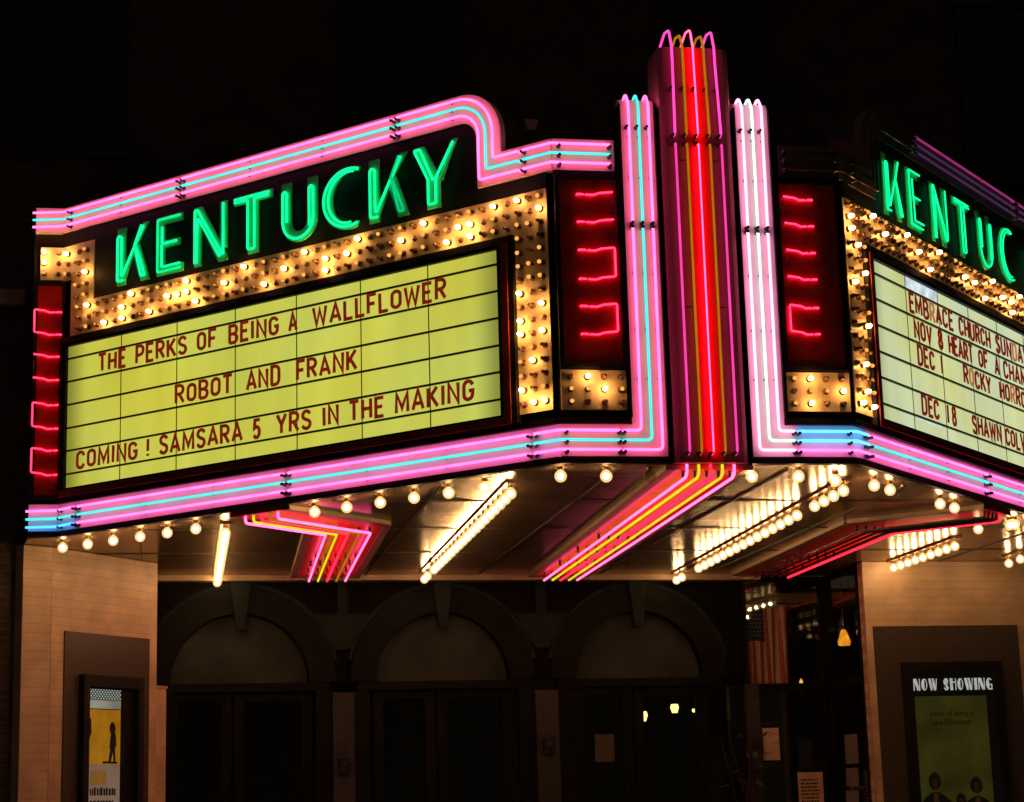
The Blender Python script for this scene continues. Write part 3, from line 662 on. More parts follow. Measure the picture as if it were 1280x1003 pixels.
# ================================================================ letter boards
ROWZ = [5.345, 5.150, 4.953, 4.755, 4.563, 4.368]; BZ0, BZ1 = 4.251, 5.451; BS0, BS1 = .483, 4.929
def board(side):
    mid = (BS0 + BS1) / 2
    lab = ('backlit yellow letter board with red film titles, left face' if side < 0 else 'backlit pale green letter board listing dated events, right face')
    t = thing('letter_board', lab, 'sign board', F(mid, BZ0, side), ang(side))
    n = FN(side)
    MB().prism([F(BS0, BZ0, side, .0), F(BS1, BZ0, side, .0), F(BS1, BZ1, side, .0), F(BS0, BZ1, side, .0)], n, .03).build('lit_panel', BOARDL if side < 0 else BOARDR, t)
    for z in ROWZ:
        MB().prism([F(BS0, z - .0072, side, .018), F(BS1, z - .0072, side, .018), F(BS1, z + .0072, side, .018), F(BS0, z + .0072, side, .018)], n, .015).build('rail', RAIL, t)
    for i in range(1, 7):
        s = BS0 + (BS1 - BS0) * i / 7
        MB().prism([F(s - .004, BZ0, side, .004), F(s + .004, BZ0, side, .004), F(s + .004, BZ1, side, .004), F(s - .004, BZ1, side, .004)], n, .003).build('panel_joint', RAIL, t)
    # frame: black outer, red inner lip standing proud
    fb = MB(); o = .05
    def bar(s0, s1, z0, z1, off, mb): mb.prism([F(s0, z0, side, off), F(s1, z0, side, off), F(s1, z1, side, off), F(s0, z1, side, off)], n, off + .03)
    inn = MB()
    bar(BS0 - .045, BS0 - .001, BZ0 - .02, BZ1 + .02, .03, inn); bar(BS1 + .001, BS1 + .03, BZ0 - .02, BZ1 + .02, .03, inn)
    bar(BS0, BS1, BZ0 - .02, BZ0 - .001, .03, inn); bar(BS0, BS1, BZ1 + .001, BZ1 + .02, .03, inn)
    inn.build('inner_frame', BLACKP, t)
    bar(BS0 - .105, BS0 - .046, BZ0 - .075, BZ1 + .021, .055, fb); bar(BS0 - .0455, BS1 + .031, BZ0 - .075, BZ0 - .021, .055, fb)
    fb.build('frame', FRAMER, t)
    ob = MB()
    bar(BS0 - .15, BS0 - .106, BZ0 - .078, BZ1 + .075, .045, ob); bar(BS0 - .105, BS1 + .06, BZ1 + .022, BZ1 + .075, .045, ob)
    bar(BS0 - .45, BS1 + .06, BZ0 - .124, BZ0 - .079, .04, ob); bar(BS1 + .032, BS1 + .06, BZ0 - .078, BZ1 + .021, .045, ob)
    ob.build('outer_trim', BLACKP, t)
    # changeable letters
    def letters(body, sA, sB, row, faded=''):
        """body runs from sA to sB (both along the face), standing on rail row"""
        z0 = ROWZ[row] + .030; h = .140; wd = sum(GL[ch][0] for ch in body)
        span = abs(sB - sA); gaps = max(1, len(body) - 1); gap = .13
        k = span / (wd + gap * gaps); k = min(k, .21)
        gap = (span / k - wd) / gaps if len(body) > 1 else 0
        x = 0.0; dr = 1 if side > 0 else -1
        for i, ch in enumerate(body):
            w, st = GL[ch]; mb = MB()
            jz = random.uniform(-.004, .004); tl = random.uniform(-.02, .02); dz = random.uniform(.97, 1.02)
            for j, pl_ in enumerate(st):
                def place(px, pz, j=j): return F(sA + dr * (x * k + (px + tl * pz) * k * .97), z0 + jz + pz * h * dz, side, .024 + j * .0007)
                # strokes drawn in metres so widths stay even
                pts = [(a * k, b2 * h) for a, b2 in pl_]
                ribbon(mb, pts, .0262, lambda px, pz, j=j: F(sA + dr * (x * k + px + tl * pz), z0 + jz + pz * dz, side, .024 + j * .0007), n, .006)
            mb.build('letter', LETTERF if (i in (faded or ())) else LETTERR, t)
            x += w + gap
    if side < 0:
        for w, a, b2 in (('THE', 4.54, 4.22), ('PERKS', 4.11, 3.53), ('OF', 3.42, 3.21), ('BEING', 3.08, 2.55), ('A', 2.45, 2.35), ('WALLFLOWER', 2.21, .94)): letters(w, a, b2, 1)
        for w, a, b2 in (('ROBOT', 3.66, 3.04), ('AND', 2.89, 2.54), ('FRANK', 2.38, 1.78)): letters(w, a, b2, 3)
        for w, a, b2 in (('COMING', 4.79, 4.07), ('!', 3.965, 3.94), ('SAMSARA', 3.83, 2.93), ('5', 2.82, 2.73), ('YRS', 2.58, 2.23), ('IN', 2.12, 1.96), ('THE', 1.86, 1.53), ('MAKING', 1.43, .71)): letters(w, a, b2, 5)
    else:
        for w, a, b2, f in (('EMBRACE', 1.13, 2.0, (3,)), ('CHURCH', 2.12, 2.8, ()), ('SUNDAY', 2.92, 3.68, (3,))): letters(w, a, b2, 1, f)
        for w, a, b2, f in (('NOV', 1.19, 1.53, ()), ('8', 1.66, 1.77, ()), ('HEART', 1.87, 2.37, ()), ('OF', 2.5, 2.70, ()), ('A', 2.86, 2.98, ()), ('CHAMPION', 3.06, 4.06, ())): letters(w, a, b2, 2, f)
        for w, a, b2, f in (('DEC', 1.22, 1.55, ()), ('1', 1.69, 1.71, ()), ('ROCKY', 2.14, 2.73, (1,)), ('HORROR', 2.93, 3.66, (2,))): letters(w, a, b2, 3, f)
        for w, a, b2, f in (('DEC', 1.23, 1.57, ()), ('1', 1.74, 1.76, ()), ('8', 1.83, 1.93, ()), ('SHAWN', 2.25, 2.89, ()), ('COLVIN', 2.98, 3.62, ())): letters(w, a, b2, 5, f)
        s0 = BS0 + (BS1 - BS0) / 7 + .006; s1 = s0 + (BS1 - BS0) / 7 - .012
        MB().prism([F(s0, ROWZ[0] + .008, side, .003), F(s1, ROWZ[0] + .008, side, .003), F(s1, BZ1 - .001, side, .003), F(s0, BZ1 - .001, side, .003)], n, .002).build('bare_lightbox', GAPW, t)
        s0 += .05; s1 -= .1
        MB().prism([F(s0, ROWZ[5] - .016, side, .003), F(s1, ROWZ[5] - .019, side, .003), F(s1, ROWZ[5] - .008, side, .003), F(s0, ROWZ[5] - .008, side, .003)], n, .002).build('light_gap', GAPW, t)
board(-1); board(1)

# ================================================================ bulb sheets around the boards
def bulbs(side):
    lab = 'tan bulb sheet around yellow board, left face, many lit bulbs' if side < 0 else 'tan bulb sheet around pale green board, right face'
    n = FN(side)
    t = thing('bulb_sheet', lab, 'light panel', F(2.6, 5.53, side), ang(side))
    z0, z1 = 5.53, 5.818
    S_ = lambda s0, s1, a, b2: [F(s0, a, side, .012), F(s1, a, side, .012), F(s1, b2, side, .012), F(s0, b2, side, .012)]
    # L shaped sheet: top band, near column, far column with its turned end
    MB().prism([F(s, z, side, .012) for s, z in ((.052, 4.235), (.331, 4.235), (.331, z0), (4.9, z0), (4.9, 6.03), (5.02, 6.03), (5.02, 6.33), (4.625, 6.33), (4.625, z1), (.052, z1))], n, .011).build('backing_sheet', TANP, t)
    pos = []
    for i in range(43):
        for j in range(3): pos.append((.385 + i * .1045, 5.582 + j * .092, 'b'))
    for j in range(13):
        for i in range(3): pos.append((.10 + i * .092, 4.30 + j * .0985, 'c'))
    for j in range(3):
        for i in range(3): pos.append((.10 + i * .092, 5.582 + j * .092, 'c'))
    for j in range(5):
        for i in range(2): pos.append((4.70 + i * .10, 5.86 + j * .098, 'd'))
    for j in range(3): pos.append((4.93, 6.08 + j * .088, 'd'))
    pos.sort(key=lambda p_: p_[0])
    rest = [MB(), MB(), MB()]
    rnd = random.Random(11 if side < 0 else 5)
    for k, (s, z, kind) in enumerate(pos):
        ci = round((s - .10) / .1); cj = round((z - 4.3) / .092); st = (0, 2, 1, 2, 1, 1)[(ci + 2 * cj) % 6] if kind != 'c' else (0, 1, 2, 1, 2)[(ci + 3 * cj) % 5]
        if rnd.random() < .22: st = rnd.choice((0, 1, 2, 2))
        w = align(F(s, z, side, .013), n + Vector((rnd.uniform(-.08, .08), 0, rnd.uniform(-.08, .08))))
        if k < 100: put(SB[st], 'bulb', t, w)
        else:
            me = SB[st]; b = rest[st]; o = len(b.v)
            b.v += [w @ v.co for v in me.vertices]
            for q in me.polygons: b.mi = q.material_index; b.face([o + i for i in q.vertices])
    tot = MB()
    for st in range(3):
        o = len(tot.v); tot.v += rest[st].v
        for f_, m_ in zip(rest[st].f, rest[st].m): tot.mi = 0 if m_ == 0 else ((4 if st == 0 else 3) if m_ == 1 else st + 1); tot.face([i + o for i in f_])
    ob = tot.build('bulbs', [SOCK, BULBW, BULBH, BULBA, BULBN], t, True); ob['kind'] = 'stuff'
    # front return below the red panel
    t2 = thing('bulb_sheet', ('short bulb sheet under red neon panel, left of the pylon' if side < 0 else 'short bulb sheet under red neon panel, right of the pylon'), 'light panel', (side * .8, 0, 4.2), 0, 'bulb sheets beside the pylon')
    xa, xb = sorted((side * .575, side * 1.036))
    MB().prism([P(xa, 4.225, .012), P(xb, 4.225, .012), P(xb, 4.505, .012), P(xa, 4.505, .012)], PN, .011).build('backing_sheet', TANP, t2)
    pat = [[2, 0, 2, 2], [1, 1, 0, 1], [1, 2, 2, 2]] if side < 0 else [[1, 0, 2, 2], [2, 1, 1, 0], [1, 0, 2, 2]]
    for j in range(3):
        for i in range(4):
            put(SB[pat[j][i]], 'bulb', t2, align(P((-.97 + i * .118) if side < 0 else (.622 + i * .118), 4.455 - j * .088, .013), PN))
bulbs(-1); bulbs(1)
# turned end of the left bulb sheet
t = thing('bulb_sheet', 'small bulb sheet wrapping the far left end above red neon', 'light panel', E(-4.7, 6.03))
MB().prism([E(-4.745, 6.04, .012), E(-4.545, 6.04, .012), E(-4.545, 6.325, .012), E(-4.745, 6.325, .012)], PN, .011).build('backing_sheet', TANP, t)
for i in range(2):
    for j in range(3): put(SB[[0, 0, 1][j] if i == 0 else [1, 2, 2][j]], 'bulb', t, align(E(-4.715 + i * .12, 6.275 - j * .09, .013), PN))

# ================================================================ red accent panels with short neon keys
def keypanel(lab, fn, n, xo, xi, zb_, zt_, keys, px0, px1, mname=RED):
    """xo: closed end, xi: open end of each key"""
    t = thing('accent_panel', lab, 'neon panel', fn((px0 + px1) / 2, zb_), 0, 'red neon accent panels')
    a, b_ = min(px0, px1), max(px0, px1)
    MB().prism([fn(a, zb_, .01), fn(b_, zb_, .01), fn(b_, zt_, .01), fn(a, zt_, .01)], n, .012).build('red_sheet', REDP, t)
    tr = MB()
    for (x0, x1, z0, z1) in ((a - .03, a - .001, zb_ - .03, zt_ + .03), (b_ + .001, b_ + .03, zb_ - .03, zt_ + .03), (a, b_, zb_ - .03, zb_ - .001), (a, b_, zt_ + .001, zt_ + .03)):
        tr.prism([fn(x0, z0, .03), fn(x1, z0, .03), fn(x1, z1, .03), fn(x0, z1, .03)], n, .035)
    tr.build('trim', BLACKP, t)
    d = 1 if xi > xo else -1
    for k, (zt2, zb2, closed) in enumerate(keys):
        w = abs(xi - xo)
        def arm(z): return [fn(xi, z, .014), fn(xi, z - .001, .031), fn(xi - d * w * .45, z - .006, .031), fn(xi - d * w * .62, z + .008, .036), fn(xo, z + .018, .036)]
        if closed:
            pts = fillet(arm(zt2), .012, 4) + [fn(xo, zb2 + .018, .036)] + list(reversed(arm(zb2)))
            q = arm(zt2) + list(reversed(arm(zb2)))
            MB().tube(fillet(q, .014, 4), .0068).build('neon_tube', mname, t, True)
        else:
            for z in (zt2, zb2): MB().tube(fillet(arm(z), .014, 4), .0068).build('neon_tube', mname, t, True)
            MB().tube([fn(xo, zt2 - .04, .036), fn(xo, zb2 + .05, .036)], .0066).build('neon_tube', surf('blacked_tube', (.12, .01, .01), .2), t, True)
        for z in (zt2, zb2): put(CLIPM, 'tube_clip', t, align(fn(xi - d * .05, z - .004, .012), n))
KZ = [(5.762, 5.562, False), (5.358, 5.15, True), (4.955, 4.757, True)]
keypanel('red neon panel left of pylon, with one broken upper tube', P, PN, -.625, -.878, 4.545, 5.875, KZ, -1.008, -.592)
keypanel('red neon panel right of pylon, three open brackets', P, PN, .622, .835, 4.545, 5.885, [(5.765, 5.57, False), (5.372, 5.178, False), (4.97, 4.78, True)], .592, 1.012)
keypanel('red neon panel at the far left end of marquee', E, PN, -4.785, -4.565, 4.20, 5.99, [(5.76, 5.565, True), (5.375, 5.175, False), (4.962, 4.762, True), (4.577, 4.372, True)], -4.76, -4.56)

# ================================================================ neon wing and fascia borders
TZ = [3.945, 4.012, 4.079]                     # fascia tube heights
WX = [.345, .418, .490]                        # wing tube distances from the axis, inner one runs lowest
OFF = .042
def supports(t, fn, n, runs):
    for s, z in runs: put(CLIPM, 'tube_clip', t, align(fn(s, z, .006), n))
def caps(t, pts, n):
    for p_ in pts: put(ELECTM, 'electrode', t, align(p_, n))
def border(side):
    lab = 'pink and turquoise neon border rising left of pylon and running along left fascia' if side < 0 else 'pink and white neon border right of pylon and along right fascia, blue tubes at bend'
    t = thing('neon_border', lab, 'neon sign', (side * .45, 0, 3.9), 0)
    n = FN(side)
    # L shaped backing on the front plane, with a rounded top to the wing
    x0, x1 = .2997, .5438
    prof = [(x0, 3.902), (1.0419, 3.902), (1.0419, 4.127), (x1, 4.127), (x1, 6.44), (x0, 6.44)]
    MB().prism([P(side * x, z, .004) for x, z in prof], PN, .05).build('front_backing', CREAMP if side < 0 else WHITEP, t)
    b = MB(); r = .11; k = 9                     # bullnose top
    b.prism([Vector((side * (x1 - .001), r - .004 - r * math.cos(a), 6.4405 + .6 * r * math.sin(a))) for a in [math.pi * i / 18 for i in range(k + 1)]] + [Vector((side * (x1 - .001), r - .004, 6.4405))], (side, 0, 0), x1 - x0 - .002)
    b.build('rounded_top', CREAMP if side < 0 else WHITEP, t)
    MB().box((min(side * x0, side * x1), .05, 3.87), (max(side * x0, side * x1), .28, 6.435)).build('wing_box', DARKP, t)
    MB().prism([F(.001, 3.902, side, .004), F(5.02, 3.902, side, .004), F(5.02, 4.127, side, .004), F(.001, 4.127, side, .004)], n, .05).build('face_backing', WHITEP, t)
    if side < 0:
        MB().prism([E(-4.80, 3.902, .004), E(-4.565, 3.902, .004), E(-4.565, 4.127, .004), E(-4.80, 4.127, .004)], PN, .05).build('end_backing', WHITEP, t)
    # black edge strips under and over the fascia
    bt = MB()
    for z0, z1 in ((3.853, 3.9), (4.129, 4.172)):
        xa, xb = sorted((side * (x0 - .012 if z0 < 4 else x1 + .013), side * (1.0419 + .01)))
        bt.prism([P(xa, z0, .03), P(xb, z0, .03), P(xb, z1, .03), P(xa, z1, .03)], PN, .07)
        bt.prism([F(.016, z0, side, .03), F(5.03, z0, side, .03), F(5.03, z1, side, .03), F(.016, z1, side, .03)], n, .07)
    for xx, zt in ((x0 - .006, 6.44), (x1 + .006, 6.44)):
        bt.prism([P(side * (xx - .0055), 3.902 if xx < x1 else 4.175, .03), P(side * (xx + .0055), 3.902 if xx < x1 else 4.175, .03), P(side * (xx + .0055), zt, .03), P(side * (xx - .0055), zt, .03)], PN, .2)
    if side < 0:
        bt.prism([E(-4.81, 3.853, .028), E(-4.565, 3.853, .028), E(-4.565, 3.9, .028), E(-4.81, 3.9, .028)], PN, .1)
    bt.build('edge_trim', BLACKP, t)
    mats = [PINK, CYAN, PINK] if side < 0 else [WHPINK, PALECY, WHPINK]
    for i in range(3):
        x, z = WX[i], TZ[i]
        # wing: hook over the top, down, round the corner
        hook = [Vector((side * x, .14, 6.40)), Vector((side * x, .10, 6.515)), Vector((side * x, .02, 6.53)), Vector((side * x, -.045, 6.44))]
        up = fillet(hook + [P(side * x, 6.2, OFF)], .06, 5)[:-1]
        mbw = MB()
        if side < 0 or True:
            j1 = 5.575 if side < 0 else 5.56
            MB().tube(up + [P(side * x, j1, OFF), P(side * x, j1 - .012, .01)], .0098).build('neon_tube', mats[i], t, True)
            low = fillet([P(side * x, j1 - .045, .01), P(side * x, j1 - .057, OFF), P(side * x, z, OFF), P(side * .60, z, OFF), P(side * .612, z, .01)], .035, 6)
            MB().tube(low, .0098).build('neon_tube', mats[i], t, True)
            caps(t, [P(side * x, j1 - .012, .005), P(side * x, j1 - .045, .005), P(side * .607, z - .012, .005)], PN)
            caps(t, [P(side * x - .012, 6.27, .005)], PN)
            supports(t, P, PN, [(side * x, zz) for zz in (6.2, 5.9, 5.2, 4.8, 4.45)])
        # front run and round the fold
        fm = mats[i] if side < 0 else (PINK, BLUEB, BLUEB)[i]
        e_ = .20 if side < 0 else .17
        MB().tube(fillet([P(side * .635, z, .01), P(side * .645, z, OFF), P(side * (1.0419 + .016), z, OFF), F(e_, z, side, OFF), F(e_ + .01, z, side, .01)], .02, 4), .0098).build('neon_tube', fm, t, True)
        caps(t, [P(side * .640, z - .012, .005), P(side * 1.01, z - .012, .005), F(e_ + .006, z - .01, side, .005)], PN)
        # along the slanted face, in sections
        cuts = [(e_ + .05, 2.46), (2.51, 4.755)]
        for a, b2 in cuts:
            MB().tube(fillet([F(a, z, side, .01), F(a + .01, z, side, OFF), F(b2 - .01, z, side, OFF), F(b2, z, side, .01)], .012, 3), .0098).build('neon_tube', ([PINK, CYAN, PINK] if side < 0 else [PINK, CYAN, PINK])[i], t, True)
            caps(t, [F(a, z - .01, side, .005), F(b2, z - .01, side, .005)], n)
            supports(t, lambda s, zz, o: F(s, zz, side, o), n, [(a + (b2 - a) * q, z) for q in (.33, .66)])
        if side < 0:
            zz = z - .006
            MB().tube(fillet([F(4.80, z, side, .01), F(4.81, z, side, OFF), F(5.0, zz, side, OFF), E(-4.82, zz - .01, OFF)], .03, 4), .0098).build('neon_tube', (BLUE, CYAN, PINK)[i], t, True)
            caps(t, [F(4.80, z - .01, side, .005), F(4.97, z - .01, side, .005)], n)
WHPINK = glow('bleached_pink_neon', (1.35, .31, .62), 3.6); PALECY = glow('pale_cyan_neon', (.62, .95, .88), 1.9); BLUEB = glow('bright_blue_neon', (.07, .42, 1.0), 3.4)
border(-1); border(1)

# ================================================================ name signs: curved neon border and KENTUCKY letters
GLH = .49
def kentucky(ch):
    """channel pieces (polygons) and neon paths, in metres from the letter's lower left"""
    def rect(x0, x1, z0, z1): return [(x0, z0), (x1, z0), (x1, z1), (x0, z1)]
    def loop(x0, x1, z0, z1):
        r = min(x1 - x0, .03) * .5
        return [(x0, z0), (x1, z0), (x1, z1 - r), ((x0 + x1) / 2 + r * .5, z1), ((x0 + x1) / 2 - r * .5, z1), (x0, z1 - r), (x0, z0)]
    if ch == 'K': return .355, [rect(0, .095, 0, GLH), [(.097, .12), (.25, .36), (.305, .49), (.365, .49), (.19, .25), (.097, .05)], [(.192, .235), (.255, .325), (.375, 0), (.275, 0)]], \
        [[(.095, .035), (.022, .035), (.022, .40), (.04, .42), (.07, .40), (.07, .05), (.12, .135), (.32, .46)], [(.305, .465), (.225, .305), (.30, .035), (.345, .03), (.235, .30)], ]
    if ch == 'E': return .30, [rect(0, .09, 0, GLH), rect(.092, .29, .425, .49), rect(.092, .265, .225, .285), rect(.092, .30, 0, .07)], \
        [[(.285, .465), (.03, .465), (.03, .025), (.29, .025)], [(.25, .255), (.085, .255), (.085, .40)], [(.085, .245), (.085, .06), (.29, .06)]]
    if ch == 'N': return .355, [[(0, 0), (.075, 0), (.075, .33), (.265, 0), (.36, 0), (.36, .03), (.085, .49), (0, .49)], rect(.285, .36, .10, .49)], \
        [[(.025, .02), (.025, .46), (.055, .46), (.335, .03), (.335, .47)], [(.045, .02), (.06, .40), (.30, .03), (.30, .06)]]
    if ch == 'T': return .405, [rect(0, .405, .415, .485), rect(.145, .26, 0, .413)], \
        [[(.02, .46), (.385, .46)], [(.025, .435), (.165, .435), (.165, .03), (.235, .03), (.235, .435), (.38, .435)]]
    if ch == 'U': 
        o = [(.18 - .18 * math.cos(math.radians(a)), .17 - .17 * math.sin(math.radians(a))) for a in range(0, 181, 15)]
        i_ = [(.18 + .085 * math.cos(math.radians(a)), .17 - .085 * math.sin(math.radians(a))) for a in range(0, 181, 15)]
        pa = [(.18 - .155 * math.cos(math.radians(a)), .17 - .148 * math.sin(math.radians(a))) for a in range(0, 181, 15)]
        pb = [(.18 + .115 * math.cos(math.radians(a)), .17 - .105 * math.sin(math.radians(a))) for a in range(0, 181, 15)]
        return .36, [[(0, .49), (0, .17)] + o[1:-1] + [(.36, .17), (.36, .49), (.265, .49), (.265, .17)] + i_[1:-1] + [(.095, .17), (.095, .49)]], \
            [[(.065, .17), (.065, .40), (.045, .42), (.025, .40)] + pa + [(.335, .40), (.315, .42), (.295, .40), (.295, .10)]]
    if ch == 'C':
        o = [(.27 + .27 * math.cos(math.radians(a)) * (1 if a < 180 else 1), .245 + .245 * math.sin(math.radians(a))) for a in range(68, 293, 9)]
        i_ = [(.29 + .19 * math.cos(math.radians(a)), .245 + .205 * math.sin(math.radians(a))) for a in range(290, 69, -10)]
        pa = [(.27 + .245 * math.cos(math.radians(a)), .245 + .225 * math.sin(math.radians(a))) for a in range(66, 296, 9)]
        pb = [(.275 + .20 * math.cos(math.radians(a)), .245 + .20 * math.sin(math.radians(a))) for a in range(76, 286, 10)]
        return .37, [o + i_], [pa, pb]
    if ch == 'Y': return .41, [[(0, .49), (.11, .49), (.235, .25), (.25, .22), (.25, 0), (.13, 0), (.13, .22)], [(.252, .235), (.375, .49), (.415, .49), (.27, .20), (.252, .19)]], \
        [[(.20, .21), (.085, .465), (.03, .465), (.155, .22), (.155, .03), (.225, .03), (.225, .215), (.39, .465)]]
def namesign(side):
    lab = 'black name sign with green neon letters KENTUCKY under bright pink curved border' if side < 0 else 'black name sign with green neon KENTUCKY under mostly unlit border'
    n = FN(side)
    t = thing('name_sign', lab, 'neon sign', F(2.6, 5.82, side), ang(side))
    sc, zc = .78, 6.315
    def arcp(r, a0=90, a1=180, k=12): return [(sc - r * math.sin(math.radians(90 * i / k)), zc + r * math.cos(math.radians(90 * i / k))) for i in range(k + 1)]
    send = 5.02
    outer = [(send, zc + .355)] + arcp(.355) + [(sc - .355, 6.165), (.0, 6.165)]
    inner = [(.0, 5.936), (sc - .14, 5.936)] + list(reversed(arcp(.14 - .001))) + [(send, zc + .14)]
    MB().prism([F(s, z, side, .02) for s, z in outer + inner], n, .06).build('border_backing', CREAMP if side < 0 else DULLP, t)
    # thin return along the top so the sign reads as a box
    MB().prism([F(s, z, side, -.042) for s, z in [(send, zc + .35)] + arcp(.35) + [(sc - .35, 6.16), (.0, 6.16), (.0, 5.85), (send, 5.85)]], n, .20).build('sign_box', DARKP, t)
    MB().prism([F(s, z, side, .006) for s, z in [(.06, 5.8195), (4.61, 5.8195), (4.61, 6.34), (send, 6.34), (send, zc + .139)] + arcp(.139) + [(sc - .139, 5.934), (.06, 5.934)]], n, .045).build('letter_panel', BLACKP, t)
    # front return of the border beside the pylon
    xa, xb = sorted((side * .60, side * 1.0419))
    MB().prism([P(xa, 5.936, .02), P(xb, 5.936, .02), P(xb, 6.165, .02), P(xa, 6.165, .02)], PN, .06).build('front_backing', CREAMP if side < 0 else DULLP, t)
    MB().prism([P(xa, 5.905, .03), P(xb, 5.905, .03), P(xb, 5.934, .03), P(xa, 5.934, .03)], PN, .06).build('front_trim', BLACKP, t)
    MB().box((xa, .045, 5.6), (xb, .25, 6.16)).build('front_box', DARKP, t)
    if side < 0:
        MB().prism([E(-4.79, zc + .14, .02), E(-4.545, zc + .14, .02), E(-4.545, zc + .355, .02), E(-4.79, zc + .355, .02)], PN, .06).build('end_backing', CREAMP, t)
        MB().box((-4.80, EY + .041, 5.85), (-4.56, EY + .3, zc + .35)).build('end_box', DARKP, t)
    o = .058
    for i, r in enumerate((.31, .2475, .185)):
        zl = 6.12 - .07 * i
        a = [F(s, z, side, o) for s, z in arcp(r)]
        if side < 0: m1 = m2 = m3 = (PINK, CYAN, PINK)[i]
        else: m1 = DEAD; m2 = DEAD; m3 = (DIMMAG, FAINTV, FAINTV)[i]
        MB().tube(fillet([P(side * .632, zl, .024), P(side * .64, zl, o), P(side * (1.0419 + .022), zl, o), F(.215, zl, side, o), F(.225, zl, side, .024)], .015, 3), .0098).build('neon_tube', m1, t, True)
        MB().tube([F(.25, zl, side, .024)] + fillet([F(.26, zl, side, o), F(sc - r, zl, side, o), F(sc - r, zc, side, o)], .02, 4)[0:] + list(reversed(a))[1:] + [F(1.34, zc + r, side, o), F(1.35, zc + r, side, .024)], .0098).build('neon_tube', m2, t, True)
        MB().tube(fillet([F(1.39, zc + r, side, .024), F(1.40, zc + r, side, o), F(3.565, zc + r, side, o), F(3.575, zc + r, side, .024)], .012, 3), .0098).build('neon_tube', m3, t, True)
        tail = [F(4.96, zc + r, side, o), E(-4.815, zc + r - .012, o)] if side < 0 else [F(5.0, zc + r, side, o), F(5.01, zc + r, side, .024)]
        MB().tube(fillet([F(3.615, zc + r, side, .024), F(3.625, zc + r, side, o)] + tail, .02, 3), .0098).build('neon_tube', m3, t, True)
        caps(t, [P(side * .637, zl - .012, .022), P(side * 1.0, zl - .012, .022)], PN)
        caps(t, [F(.22, zl - .01, side, .022), F(1.345, zc + r - .01, side, .022), F(1.395, zc + r - .01, side, .022), F(3.57, zc + r - .01, side, .022), F(3.62, zc + r - .01, side, .022), F(4.9, zc + r - .01, side, .022)], n)
        for s in (.85, 2.1, 2.85, 4.3): put(CLIPM, 'tube_clip', t, align(F(s, zc + r, side, .022), n))
    # letters
    ST = dict(zip('KENTUCky', (4.335, 3.878, 3.455, 3.018, 2.515, 2.10, 1.640, 1.225))) if side < 0 else dict(zip('KENTUCky', (.795, 1.24, 1.71, 2.17, 2.70, 3.17, 3.92, 4.30)))
    dr = 1 if side > 0 else -1; zb_ = 5.867
    kx, lo, tr_ = (1.0, .024, .0100) if side < 0 else (.84, .018, .0074)
    for key, s0 in ST.items():
        w, polys, paths = kentucky(key.upper())
        g = None
        for j, pg in enumerate(polys):
            g_ = MB().prism([F(s0 + dr * x * kx, zb_ + z, side, lo + .0006 * j) for x, z in pg], n, lo - .007).build('letter' if g is None else 'letter_stroke', GREENP, t if g is None else g)
            if g is None: g = g_
        for j, pa in enumerate(paths):
            m = GREEN
            if side < 0 and key == 'k' and j == 1: m = GREEND
            if side < 0 and key == 'E' and j == 0: m = GREENM
            MB().tube(fillet([F(s0 + dr * x * kx, zb_ + z, side, lo + .018 + .004 * j) for x, z in pa], .012, 3), tr_).build('neon_tube', m, g, True)
GREENM = glow('fading_green_neon', (.005, 1.0, .33), .95)
namesign(-1); namesign(1)

# ================================================================ pylon
py = thing('pylon', 'tall metal pylon with red stripe and hooked vertical neon tubes at front', 'pylon', (0, 0, 3.85))
b = MB(); sec = [(-.268, .22), (-.268, -.005), (-.255, -.03), (-.225, -.045), (-.15, -.055), (-.088, -.059)]
sec = sec + [(.088, -.059), (.15, -.055), (.225, -.045), (.255, -.03), (.268, -.005), (.268, .22)]
k = len(sec)
for z, sh in ((3.855, 1), (6.83, 1), (6.862, .985), (6.875, .95)):
    for x, y in sec: b.v.append(Vector((x * sh, .08 + (y - .08) * sh, z)))
for l in range(3):
    for i in range(k):
        j = (i + 1) % k; b.face([l * k + i, l * k + j, (l + 1) * k + j, (l + 1) * k + i])
b.face(list(range(3 * k, 4 * k))); b.face(list(range(k - 1, -1, -1)))
b.build('body', MAROON, py)
MB().prism([(-.082, -.0635, 3.86), (.082, -.0635, 3.86), (.082, -.0635, 6.86), (-.082, -.0635, 6.86)], (0, -1, 0), .004).build('red_wash_stripe', REDSTR, py)
se = MB()
for z in (4.95, 6.02): se.prism([(-.15, -.0585, z), (-.089, -.0625, z), (-.089, -.0625, z + .006), (-.15, -.0585, z + .006)], (0, -1, 0), .004).prism([(.089, -.0625, z), (.15, -.0585, z), (.15, -.0585, z + .006), (.089, -.0625, z + .006)], (0, -1, 0), .004)
se.build('seam', DARKP, py)
